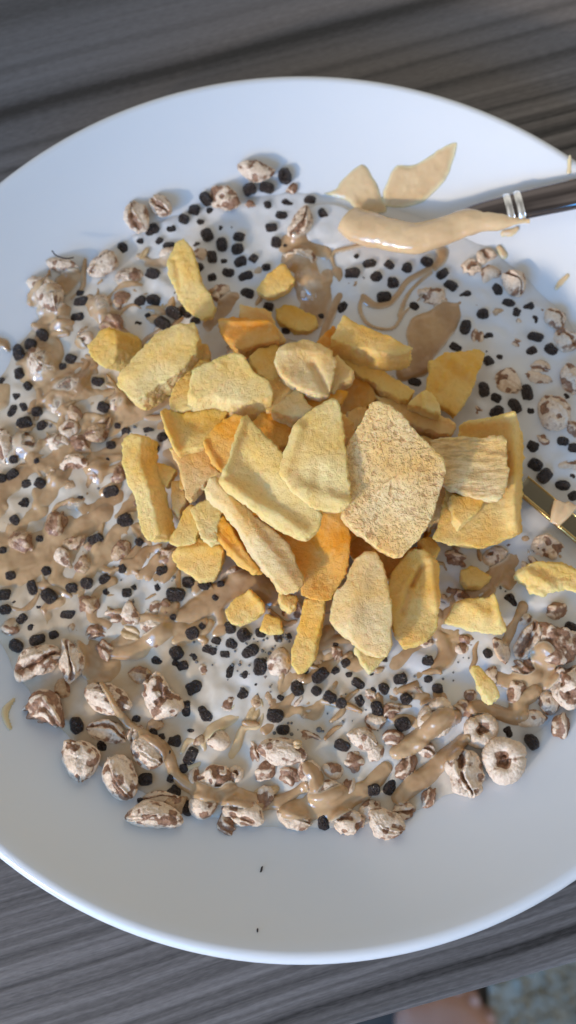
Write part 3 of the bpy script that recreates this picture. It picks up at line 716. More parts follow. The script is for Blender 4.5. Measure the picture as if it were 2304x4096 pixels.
def height_mesh(name, top, mask, mat, attr=None):
    idx = -np.ones(mask.shape, np.int64); idx[mask] = np.arange(mask.sum())
    V = np.stack([XX[mask], YY[mask], top[mask]], 1)
    q = np.stack([idx[:-1, :-1], idx[:-1, 1:], idx[1:, 1:], idx[1:, :-1]], 2).reshape(-1, 4)
    return mesh_from(name, V, q[(q >= 0).all(1)], mat, None if attr is None else attr[mask])
def sauce(label, strokes, polys=(), mat='sauce', name='nut_butter_drizzle', cat='nut butter', group=None, over=False, dribble=None, brk=0.00):
    f = stroke_field(None, list(strokes) + (dribbles(*dribble) if dribble else []), polys)
    if not over: f = f - np.clip(BASE0 - np.maximum(PLZ, MILK) - .0012, 0, .004) * (.26 + .4 * WOB)      # runs off the tops of the puffs
    f = f + .00013 * WOB2
    if brk: f = f - brk * .001 * smooth01(-.05, .5, WOB3)
    s = smooth01(0, .0006, f)
    top = (SMB * s + BASE * (1 - s)) + f
    np.maximum(SAUCE, np.clip(f, 0, None) + np.clip(SMB - BASE, -.001, .001) * (f > .0003), out=SAUCE, where=f > 0)
    o = obj(name, height_mesh(name, top, f > -.0005, M[mat], np.clip(f / .0011, 0, 1.5)))
    return tag(o, label, cat, group)
def T(ox, oy, k, *pts): return [(ox + p[0] * k, oy + p[1] * k) for p in pts]
A_ = lambda *p: T(0, 600, .5, *p)
B_ = lambda *p: T(724, 600, .5, *p)
D_ = lambda *p: T(0, 1324, .5, *p)
H_ = lambda *p: T(0, 2048, .5, *p)
I_ = lambda *p: T(724, 2048, .5, *p)
J_ = lambda *p: T(1580, 2048, .5, *p)
K_ = lambda *p: T(0, 2772, .5, *p)
L_ = lambda *p: T(724, 2772, .5, *p)
N_ = lambda *p: T(1580, 2772, .5, *p)
R2 = lambda *p: T(1152, 500, .795, *p)
R6 = lambda *p: T(1152, 2300, .795, *p)
GRP = 'tan nut butter drizzled over the cereal'
sauce('wing-shaped smear of nut butter on the white slope behind the spoon', [],
      [(R2((178,345),(240,322),(272,275),(370,200),(430,268),(470,365),(492,440),(360,440),(300,385)), .8, 2.2),
       (R2((478,335),(540,212),(640,200),(760,125),(828,92),(850,112),(800,262),(700,372),(600,412),(490,405)), .9, 2.5)], 'sauce_pale', 'nut_butter_smear')
sauce('looping swirls of nut butter in the white milk below the spoon',
      [(R2((390,600),(300,622),(232,642),(222,690),(262,765),(285,830)), 24, .5),
       (R2((245,740),(268,830),(240,905),(205,980),(170,1090)), (60, 55, 36), .8), (R2((260,835),(335,828)), 38, .7),
       (R2((372,860),(360,925),(392,992),(450,1022),(530,1022),(582,950),(640,900),(690,850)), (24, 20, 14), .5),
       (R2((372,862),(430,905),(500,902),(552,852),(602,785),(690,738),(762,690)), (44, 30, 40), .7),
       (R2((560,960),(600,862),(662,792),(722,742)), 22, .5)], (), 'sauce', 'nut_butter_swirl', group=GRP)
sauce('smooth flat puddle of nut butter behind the tilted mango square', [],
      [(R2((700,935),(800,888),(872,912),(862,1005),(802,1092),(742,1172),(700,1262),(560,1290),(545,1180),(602,1120),(592,1050),(622,972)), 1.4, 2.5)], 'sauce', 'nut_butter_puddle', group=GRP)
sauce('thick lumpy nut butter over puffs left of the swirls',
      [(R2((0,610),(70,610),(150,625),(195,652)), (120, 120, 60), 1.0), (R2((40,680),(90,780),(140,880),(120,960)), (170, 190, 150), .9), (R2((200,760),(190,860)), 80, .8)], group=GRP)
sauce('small tan patch between the spoon and the first dark pellets', [(R2((775,640),(765,680),(735,725)), (66, 60, 40), .7)], group=GRP)
sauce('glaze of nut butter on the puffs at the upper left, above the mango cylinder',
      [(A_((880,1170),(800,1280),(900,1350),(1060,1340)), 140, .7), (A_((500,1060),(620,1030)), 66, .6), (A_((1000,1030),(1150,1090),(950,1160)), (90, 80, 100), .5),
       (A_((600,1430),(420,1330),(380,1290)), 90, .6), (A_((1200,920),(1300,900),(1380,860)), 70, .6), (A_((1180,880),(1110,850)), 30, .5), (A_((700,1180),(720,1330)), 60, .6)], group=GRP, dribble=(120, 1160, 720, 1360, 22, 12), brk=0.09)
sauce('nut butter trickle under the dark orange mango chunk', [(B_((430,1200),(300,1310),(220,1400)), 90, .8), (B_((640,960),(570,1030)), 56, .5), (B_((640,1180),(600,1250)), 30, .6)], group=GRP)
sauce('broad glaze of nut butter on the left edge below three black pellets',
      [(D_((380,130),(240,230),(205,350),(330,430),(480,530),(620,550),(710,440)), (120, 130, 120), .9), (D_((620,230),(480,420),(560,570)), 110, .9),
       (D_((40,470),(0,580)), 90, .8), (D_((250,520),(380,610),(470,610)), 66, .6), (D_((620,120),(700,240),(690,340)), 60, .7)], group=GRP, dribble=(20, 1380, 560, 1680, 24, 3), brk=0.10)
sauce('wide diagonal band of nut butter running left from the mango cylinder',
      [(D_((1330,520),(1200,590),(1080,660),(950,720),(800,780),(700,850)), (90, 120, 130, 120, 90), 1.5), (D_((800,640),(900,560)), 60, .8),
       (D_((700,700),(690,880),(600,980),(420,1055),(300,1065),(180,1165),(20,1285),(-40,1420)), (70, 110, 130, 90, 90, 110, 120), 1.3),
       (D_((500,1000),(560,1085),(490,1200),(420,1300),(300,1410)), (80, 100, 80, 80), 1.3), (D_((700,960),(825,1060),(800,1190)), 64, 1.0), (D_((1000,1130),(830,1155)), 36, .8),
       (D_((480,880),(360,900),(320,970)), 56, .8), (D_((960,1330),(860,1400),(700,1449)), 100, 1.0)], group=GRP, dribble=(0, 1600, 520, 2060, 44, 4), brk=0.16)
sauce('thick pool of nut butter at the left edge, halfway down',
      [(H_((-60,420),(150,450),(330,400),(420,300),(550,200),(700,110),(850,0)), (200, 200, 150, 140, 120), 1.3), (H_((-20,250),(200,230),(400,180),(560,90)), (120, 130, 90), 1.2),
       (H_((110,150),(250,60),(330,-10)), 90, 1.2), (H_((450,560),(480,420),(570,330),(610,230)), (80, 90, 90), 1.6),
       (H_((450,545),(600,600),(700,500),(780,380),(900,300),(930,180),(1000,130)), (90, 130, 130, 110, 80), 1.5), (H_((1010,390),(1100,300),(1160,180)), 56, 1.0)], group=GRP, dribble=(0, 2040, 600, 2320, 26, 5), brk=0.16)
sauce('hooked strand of nut butter around milk foam left of the cube of mango',
      [(H_((900,560),(770,680),(750,850),(860,920)), (60, 70, 60), 1.2), (H_((900,1130),(1080,1110),(1200,1050),(1300,985),(1420,930)), (60, 90, 90, 100), 1.2),
       (H_((1050,830),(1200,855),(1320,870),(1449,825)), (36, 40, 50), 1.3)], group=GRP, dribble=(300, 2230, 740, 2600, 22, 6), brk=0.12)
sauce('faint tan trails of nut butter between pellets at the left edge', [(H_((180,640),(150,780),(60,960)), (40, 60, 70), .6), (H_((380,800),(420,960),(530,1010)), (50, 70, 40), .6)], group=GRP, dribble=(0, 2330, 300, 2540, 8, 7))
sauce('flat square-ended puddle of nut butter beside the upright tan puff',
      [(H_((640,960),(720,1080),(800,1160)), (60, 110, 130), .8)], [(H_((690,1060),(840,1150),(970,1180),(975,1300),(930,1370),(780,1390),(690,1400),(660,1250)), 1.1, 2.2)], 'sauce', 'nut_butter_puddle', group=GRP)
sauce('strand of nut butter leading from below the cube of mango to the left',
      [(I_((-20,850),(100,790),(220,720),(330,650),(450,590),(620,580),(760,660)), (70, 110, 120, 110, 130, 120), 1.4), (I_((-20,1050),(60,990),(180,960),(235,890)), (60, 50, 40), 1.1), (I_((290,760),(330,880)), 50, .8)], group=GRP, dribble=(700, 2330, 1100, 2560, 9, 8), brk=0.10)
sauce('glossy smear of nut butter under the big pale mango at the front',
      [(I_((1180,960),(1110,1070),(1200,1050),(1390,1000)), (60, 80, 60), .9), (I_((1100,1150),(1010,1250),(900,1330),(800,1420)), (80, 90, 70), .9), (I_((1500,1180),(1330,1220),(1200,1160)), 86, .9)], group=GRP)
sauce('long thin drizzle strand running down from the spotted puff to the lower rim',
      [(T(0, 2300, .795, (520,545),(570,620),(620,720),(690,780),(780,830),(850,900),(880,1000),(950,1060),(1050,1110),(1180,1115)), (22, 30, 44, 52, 56, 64, 70, 80), 1.9),
       (L_((400,800),(560,860),(720,880),(850,840),(980,760)), (90, 70, 60, 50), 1.5)], group=GRP, over=True)
sauce('translucent loop of nut butter around one pellet near the prominent spotted puff',
      [(L_((10,470),(60,385),(160,385),(260,275),(430,185),(530,20)), (34, 40, 60, 56), .8), (L_((60,600),(150,560),(190,470),(160,385)), 34, .8), (L_((400,500),(450,420),(480,320),(520,275),(620,265),(660,160),(640,60)), (54, 40, 28, 24), .9)], (), 'sauce_pale', group=GRP)
sauce('tan trail of nut butter through the bubbly milk above the prominent spotted puff', [(L_((700,140),(900,130),(1000,190),(1070,170),(1110,70)), (44, 56, 60), .8), (L_((760,0),(830,30)), 50, .7)], group=GRP, dribble=(900, 2700, 1300, 2960, 9, 11))
sauce('thick nut butter along the lower rim between two white puffs',
      [(L_((860,930),(1000,915),(1150,905),(1300,840),(1460,780)), (90, 110, 120, 90), 1.6), (L_((1020,600),(1090,680),(1060,760)), (60, 70, 50), 1.0), (L_((1460,780),(1560,690),(1640,600)), (90, 80, 60), 1.6)], group=GRP, over=True)
sauce('fat glossy strand of nut butter, upper one of two at the lower right',
      [(N_((0,480),(120,410),(240,320),(360,230),(480,195)), (60, 90, 84, 90, 62), 2.4)], group=GRP, over=True)
sauce('fat glossy strand of nut butter, lower one of two at the lower right',
      [(N_((30,830),(150,730),(260,650),(350,560),(430,480),(540,380)), (70, 86, 80, 72, 56), 2.4)], group=GRP, over=True)
sauce('knotted glossy ribbon of nut butter below the little mango finger',
      [(N_((610,130),(700,115),(800,150),(900,190),(980,170),(1000,60),(1110,-10)), (60, 66, 70, 80, 90, 70), 2.2)], group=GRP, over=True)
sauce('broad tan coat of nut butter over the puffs below the ragged yellow chunk', [(R6((1060,520),(1200,560),(1290,500),(1260,410)), (80, 100, 90), 1.2), (R6((1090,350),(1112,290),(1160,200),(1180,160)), (40, 56, 60), 1.4)], group=GRP, over=True)
sauce('dribbles of nut butter in the milk under the front mango pieces',
      [(R6((920,250),(860,290),(780,340)), (70, 80, 70), .8), (R6((880,280),(800,430),(700,480)), (46, 56, 50), .9), (R6((700,480),(620,560),(500,600),(430,640)), (50, 50, 60), .8), (R6((60,560),(180,600),(240,540)), (60, 70, 50), .8)], group=GRP, dribble=(1150, 2540, 1900, 2900, 26, 9))
sauce('nut butter and painted shade between the mango block and the ragged yellow chunk',  # first stroke draws the dusty shadow beneath the block in butter colour
      [(J_((330,960),(450,800),(600,620),(720,560),(900,450),(1000,350)), (120, 110, 90, 80), .9), (J_((0,1190),(90,1130),(150,1040)), 110, .8), (J_((420,1180),(480,1060),(450,970)), 56, .8)], group=GRP, dribble=(1700, 2230, 2200, 2480, 10, 10))
sauce('nut butter film below the tall heap of mango', [(T(0, 0, 1, (700,1750),(900,1950),(1100,2200),(1400,2350)), 260, .6), (T(0, 0, 1, (1000,1400),(1400,1500),(1700,1700)), 200, .5)], group=GRP)
for lab, st in (('small yellowish nut butter drop on the plate, right of the pinkish split puff', [(R2((1350,820),(1375,790),(1405,760)), (22, 30, 22), .6)]),
                ('drop of nut butter hanging below the spoon handle', [(R2((1085,545),(1125,540),(1150,525)), (30, 34, 24), .8)]),
                ('tan dab of nut butter beside the crumbly cereal under the spoon', [(R2((1062,620),(1085,655)), (28, 40), .7)]),
                ('faint yellow streak of nut butter above the spoon handle at the right rim', [(R2((1412,170),(1410,245)), (14, 22), .4)]),
                ('crescent smear of nut butter on the plate at the lower left', [(K_((110,55),(50,130),(45,200),(80,280)), (16, 32, 26, 20), .5)])):
    sauce(lab, st, (), 'sauce_pale', 'nut_butter_drop')

# ------------------------------------------------------------------ cocoa pellets

SPECIAL = {(1294,3287): 'lone black pellet standing on end at the lower rim of the milk', (1369,2982): 'large angular dark cube pellet right of the prominent spotted puff',
           (2125,2967): 'big dark faceted pellet resting on the plate beyond the perfect ring', (2032,2930): 'dark pellet tucked behind the perfect ring puff',
           (75,1411): 'tallest of three black pellets on the plate at the left edge', (125,1379): 'middle one of three black pellets on the plate at the left edge',
           (172,1341): 'uppermost of three black pellets on the plate at the left edge', (1139,710): 'big round pellet touching the right end of the topmost white puff',
           (919,2683): 'biggest crumbly pellet in the bubbly cluster below the cube of mango', (764,3022): 'pellet ringed by a loop of nut butter near the lower rim',
           (272,2458): 'round pellet in its own white ring of milk at the left', (819,2854): 'long shiny pellet beside the pinkish grainy puff',
           (492,987): 'pellet standing between the two split puff pairs at the upper left', (307,2902): 'pellet on the plate edge just below the ridged all-brown puff',
           (492,2083): '', (385,2160): 'shiny pellet poking through the thick nut butter pool on the left', (92,2016): 'long pellet poking through the diagonal nut butter band at the left edge',
           (65,2583): 'large pellet at the left milk edge above the big brown-mouthed puff', (1294,922): 'pellet furthest into the clear milk beside the spoon'}
LAND = [(760,1110,'the long yellow shard'), (1024,695,'the topmost white puff'), (899,800,'the ivory puff with the brown window'), (1204,895,'the slim white puff by the spoon'), (595,850,'the two split puffs at the upper left'),
        (330,1060,'the hair-topped puff'), (195,1175,'the ivory corner puff'), (440,1390,'the small mango cube'), (620,1450,'the mango cylinder'), (1094,1120,'the rounded mango lump in the milk'), (990,1330,'the dark orange mango chunk'),
        (1184,1270,'the wet yellow mango oval'), (1510,1345,'the pointed mango wedge'), (1570,1220,'the nut butter swirls'), (1640,1000,'the spoon neck'), (1925,1056,'the crumbly cereal under the spoon'), (2058,1132,'the pinkish split puff'),
        (2066,1283,'the flat puff below the pinkish one'), (1950,1350,'the sunken crumbs at the upper right'), (1820,1530,'the tilted mango square'), (2035,1514,'the round speckled puff'), (2222,1646,'the big speckled puff'), (1980,1900,'the square mango block'),
        (2250,2080,'the gold cutlery'), (160,1454,'the glazed puff at the left edge'), (275,1560,'the wide brown glazed puff'), (480,1609,'the reddish puff under the cylinder'), (100,1769,'the halfway-up glazed puff'), (580,1950,'the upright mango stick'),
        (230,1960,'the reddish puff bit on the left'), (150,2230,'the big nut butter pool'), (790,2240,'the lower left mango chunk'), (430,2470,'the soaked reddish puff'), (145,2640,'the big brown-mouthed puff'), (975,2430,'the furry mango cube'),
        (1090,2485,'the tiny wet mango crumb'), (1230,2580,'the narrow mango stick'), (640,2800,'the tall knobbly puff'), (814,2678,'the cream puff bit'), (904,2822,'the pinkish grainy puff'), (1134,3002,'the prominent spotted puff'), (1480,2640,'the small mango tip'),
        (1900,2480,'the ragged yellow chunk'), (2200,2310,'the knobbly mango chunk'), (1940,2740,'the little mango finger'), (1745,2872,'the butter-crossed ring puff'), (2015,3042,'the perfect ring puff'), (595,3007,'the oval spotted puff'), (325,3035,'the plump spotted puff'),
        (615,3257,'the two-dot bean puff'), (880,3200,'the thick lower nut butter'), (1385,3290,'the lowest ivory puffs'), (1600,3100,'the fat nut butter strands'), (45,1640,'the left picture edge'), (20,2430,'the lower left milk edge')]
def where(px, py):
    lx, ly, nm = min(LAND, key=lambda t: math.hypot(t[0] - px, t[1] - py)); dx, dy = px - lx, py - ly
    k_ = int(((math.degrees(math.atan2(-dy, dx)) + 382.5) % 360) // 45)
    return nm, ('right of', 'up right of', 'above', 'up left of', 'left of', 'down left of', 'below', 'down right of')[k_], math.hypot(dx, dy)
ORD = ['first', 'second', 'third', 'fourth', 'fifth', 'sixth', 'seventh', 'eighth', 'ninth', 'tenth', 'eleventh', 'twelfth']
_sites = [tuple(map(float, t.split(','))) for t in PEL.replace('\n', '').split(';') if t]
_sites = [t for i, t in enumerate(_sites) if all(math.hypot(t[0] - u[0], t[1] - u[1]) > 14 for u in _sites[:i])]
_rx = random.Random(21)
for (cx, cy, sx2, sy2, n) in ((900, 1010, 130, 110, 12), (820, 830, 110, 60, 6), (90, 1650, 70, 110, 9), (880, 2620, 150, 80, 16), (560, 2370, 130, 60, 7), (1380, 2740, 130, 60, 8), (620, 1240, 90, 50, 7), (80, 2440, 60, 80, 6), (700, 2950, 90, 110, 8), (2000, 1250, 150, 90, 7), (2170, 1780, 60, 130, 7), (1600, 2760, 130, 60, 5), (580, 1760, 60, 50, 5), (1530, 1110, 90, 60, 5)):
    for _ in range(n * 3):
        x, y, L = _rx.gauss(cx, sx2), _rx.gauss(cy, sy2), _rx.choice((26, 30, 36, 42, 48, 54)); q = up(x, y)
        if 0 < x < 2300 and (x < 1250 or y > 2300 or sample(SAUCE, q[0], q[1]) < .0003) and sample(BASE0, q[0], q[1]) < MILK + .0003 and all(math.hypot(x - t[0], y - t[1]) > (L + t[2]) * .50 for t in _sites):
            _sites.append((round(x), round(y), L, _rx.randrange(-80, 80))); n -= 1
            if n == 0: break
_by = {}
for t in _sites:
    if not SPECIAL.get((int(t[0]), int(t[1]))): nm, dr, ds = where(t[0], t[1]); _by.setdefault((nm, dr), []).append((ds, t))
PLAB = {}
for (nm, dr), lst in _by.items():
    lst.sort()
    for i, (ds, t) in enumerate(lst):
        PLAB[t[:2]] = ('small ' if t[2] < 41 else 'dark ') + 'cocoa pellet ' + ((ORD[i] + ' out, ') if len(lst) > 1 else '') + dr + ' ' + nm
pel_mesh = []
for s_ in range(8):
    bm = bmesh.new(); bmesh.ops.create_icosphere(bm, subdivisions=4, radius=1)
    V = np.array([v.co[:] for v in bm.verts]); Fc = np.array([[v.index for v in f.verts] for f in bm.faces]); bm.free()
    ex = 2.55 + .28 * (s_ % 4)                                              # a superquadric: a stubby extruded rod with broken ends
    n = (np.abs(V[:, 1]) ** 2 + np.abs(V[:, 2]) ** 2) ** .5
    k_ = (np.abs(V[:, 0]) ** ex + n ** ex) ** (-1 / ex)
    P = V * k_[:, None] * .5; P += V * (vnoise(P + s_ * 3, 3.2, 2) * .06 + vnoise(P + s_, 6, 3) * .025 + vnoise(P, 15, 4) * .015)[:, None]
    pel_mesh.append(mesh_from('cocoa_pellet', P, Fc, M['pellet']))
def sample(A, x, y):
    i = min(max(int(round((x - GX0) / G)), 0), N - 1); j = min(max(int(round((y - GX0) / G)), 0), N - 1); return float(A[j, i])
pellet_sites = []
for i, (px, py, L, a) in enumerate(_sites):
    q = ups(px, py, .001); L = min(L, 64 + .25 * max(L - 64, 0)); lw = L * PX * rng.uniform(.96, 1.12); ww = min(lw * .98, (44 + .14 * L) * PX * rng.uniform(.9, 1.15))
    o = obj('cocoa_pellet', pel_mesh[i % 8]); b = base_z(q[0], q[1])
    on_plate = b > MILK + .0004
    dz = ww * (.42 if on_plate else rng.uniform(-.20, .22)) + sample(SAUCE, q[0], q[1]) * .75
    o.location = (q[0], q[1], b + dz); o.scale = (lw, ww, ww * .95)
    o.rotation_euler = (rng.uniform(0, 6.28), rng.uniform(-.2, .2), -math.radians(a))
    lab = SPECIAL.get((int(px), int(py)))
    tag(o, lab or PLAB[(px, py)], 'cocoa pellet', 'dark cocoa pellets floating in the milk')
    pellet_sites.append((q[0], q[1], b, ww, on_plate, py))

# soaked grain pieces between the big puffs
XP = [(690,2560,70),(1340,3085,90),(1060,3085,80),(700,3085,90),(1185,2800,64),(1400,3135,80),(1480,3235,90),(1565,2950,80),(1650,2945,70),(1790,2985,90),(2065,2760,90),(2195,2810,100),(2245,2905,90),(1965,2705,80),(2175,2655,80),(780,3110,80),
      (700,3225,90),(900,3300,80),(1065,3185,90),(1120,3195,80),(1255,3245,80),(1500,2890,80),(1560,2840,70),(300,1150,90),(365,1185,80),(480,1195,80),(150,1560,90),(335,1445,80),(60,1545,80),(420,1700,80),(330,1780,90),(300,1660,80),(160,1850,90),(60,1990,80),
      (420,2020,80),(560,2010,70),(250,2230,80),(330,2330,80),(420,2370,70),(700,2490,80),(520,2620,80),(560,2700,90),(420,2600,80),(1480,2780,60),(1760,2400,80),(1840,2380,70),(2100,2480,70),(2230,2440,80),(2240,2330,70),(2120,2260,90),(1700,2560,70),(1850,2590,60),(1350,2620,60),(620,2900,80),(540,2940,80),(250,2750,80),
      (205,1450,120),(330,1520,110),(60,1600,110),(180,1700,120),(280,1720,100),(390,1740,110),(60,1860,120),(290,1850,110),(140,1960,100),(480,1900,90),(380,1960,100),(230,2090,110),(90,2170,100),(430,2080,100),(300,2180,90),(480,2200,90),(170,2300,100),(340,2260,90),(420,1480,100),(560,1830,80),
      (300,1240,100),(450,1290,100),(560,1180,80),(330,1330,80),(360,2420,90),(520,2460,90),(380,2530,90)]
_bx = {}
for i, (px, py, L) in enumerate(XP):
    nm, dr, ds = where(px, py); _bx.setdefault((nm, dr), []).append((ds, i))
XL = {}
for (nm, dr), lst in _bx.items():
    for k_, (ds, i) in enumerate(sorted(lst)): XL[i] = 'soaked puff fragment ' + ((ORD[k_] + ' out, ') if len(lst) > 1 else '') + dr + ' ' + nm
for i, (px, py, L) in enumerate(XP):
    lw, ww = L * PX * 1.15, L * PX * .82; q = ups(px, py, .001)
    if sample(SAUCE, q[0], q[1]) > .0013 and not (px < 600 and py < 2440): continue
    if any(math.hypot(q[0] - t[0], q[1] - t[1]) < (t[3] + lw) * .45 for t in pellet_sites if px < 600): continue
    P, Fc, tone = puff_mesh(('clump', 'bean', 'brown', 'clump', 'cup')[i % 5], lw, ww, 300 + i)
    o = obj('wheat_puff', mesh_from('wheat_puff', P, Fc, M['crumb' if (px < 800 and i % 3) else 'puff'], tone))
    o.location = (q[0], q[1], base_z(q[0], q[1]) + ww * .10 + sample(SAUCE, q[0], q[1]) * .6); o.rotation_euler = (rng.uniform(-.3, .3), rng.uniform(-.3, .3), rng.uniform(0, 6.28))
    tag(o, XL[i], 'cereal puff', PUFF_GROUP)

# ------------------------------------------------------------------ milk with a meniscus round everything that floats in it
MZ = np.full(XX.shape, MILK)
for (x, y, b, w, onp, _) in pellet_sites:
    if onp: continue
    m = .006; i0, i1 = np.searchsorted(gx, [x - m, x + m]); j0, j1 = np.searchsorted(gx, [y - m, y + m])
    d = np.hypot(XX[j0:j1, i0:i1] - x, YY[j0:j1, i0:i1] - y) - w * .5
    MZ[j0:j1, i0:i1] += .0005 * np.exp(-np.clip(d, 0, None) / .0009)
for (x, y, z, a, b, c, r, typ) in puff_dome + crumb_dome:
    m = max(a, b) + .006; i0, i1 = np.searchsorted(gx, [x - m, x + m]); j0, j1 = np.searchsorted(gx, [y - m, y + m])
    dx, dy = XX[j0:j1, i0:i1] - x, YY[j0:j1, i0:i1] - y
    u = (dx * math.cos(r) + dy * math.sin(r)) / a; v_ = (-dx * math.sin(r) + dy * math.cos(r)) / b
    d = (np.hypot(u, v_) - 1) * min(a, b)
    MZ[j0:j1, i0:i1] += .0008 * np.exp(-np.clip(d, 0, None) / .0013)
MZ = np.minimum(MZ, MILK + .0014)
MZ = MILK + (blur(MZ, 1.5) - MILK) * smooth01(.1045, .1005, RR)
_b = up(1312, 905); _d = np.hypot((XX - _b[0]) / (135 * PX), (YY - _b[1]) / (118 * PX)) + .06 * WOB
MZ = MZ + .0011 * smooth01(1.06, .86, _d)
edge = PLZ - MZ
milk = empty('milk', (0, 0, MILK)); tag(milk, 'white milk filling the plate around the cereal', 'milk')
def child(name, me, parent):
    o = obj(name, me, parent); o.matrix_parent_inverse = Matrix.Translation(parent.location).inverted(); return o
child('milk_surface', height_mesh('milk_surface', MZ, edge < .0008, M['milk']), milk)
# bubbles, mostly round the pellets of the lower half
bm = bmesh.new(); rb_ = random.Random(5)
SPOTS = [(1300,2790,60),(1340,2830,70),(1090,2790,60),(1110,2900,40),(980,2620,60),(900,2600,70),(1100,2560,40),(640,2260,60),(560,2400,50),(420,2590,18),(330,2030,40),(1690,2700,40),(1230,2740,50),(1420,2680,60),(1180,2830,50),
         (1610,2690,30),(700,2330,50),(390,1990,40),(1830,2620,40),(1600,2880,40),(240,1690,40),(520,1720,30),(775,2520,26),(2020,2340,30),(1050,2660,60)]
for (px, py, sp_) in SPOTS:
    for _ in range(14):
        q = up(px + rb_.gauss(0, sp_), py + rb_.gauss(0, sp_ * .8), MILK)
        if sample(SAUCE, q[0], q[1]) > .0003 or sample(BASE, q[0], q[1]) > MILK + .0006: continue
        r_ = rb_.choice((.00022, .0003, .0003, .0004, .00055)) * (1.6 if rb_.random() < .06 else 1)
        t = bmesh.ops.create_icosphere(bm, subdivisions=2, radius=r_)
        bmesh.ops.translate(bm, vec=(q[0], q[1], sample(MZ, q[0], q[1]) + r_ * .15), verts=t['verts'])
for f_ in bm.faces: f_.smooth = True
m_ = bpy.data.meshes.new('bubbles'); bm.to_mesh(m_); bm.free(); m_.materials.append(M['bubble'])
b_ = child('bubbles', m_, milk); b_['kind'] = 'stuff'
# ------------------------------------------------------------------ freeze-dried mango
CC = {'pale': (.90, .70, .32), 'cream': (.88, .67, .37), 'yellow': (.88, .56, .14), 'gold': (.87, .575, .18), 'orange': (.86, .40, .03), 'tan': (.83, .54, .23), 'deep': (.78, .36, .045), 'lemon': (.92, .68, .27)}
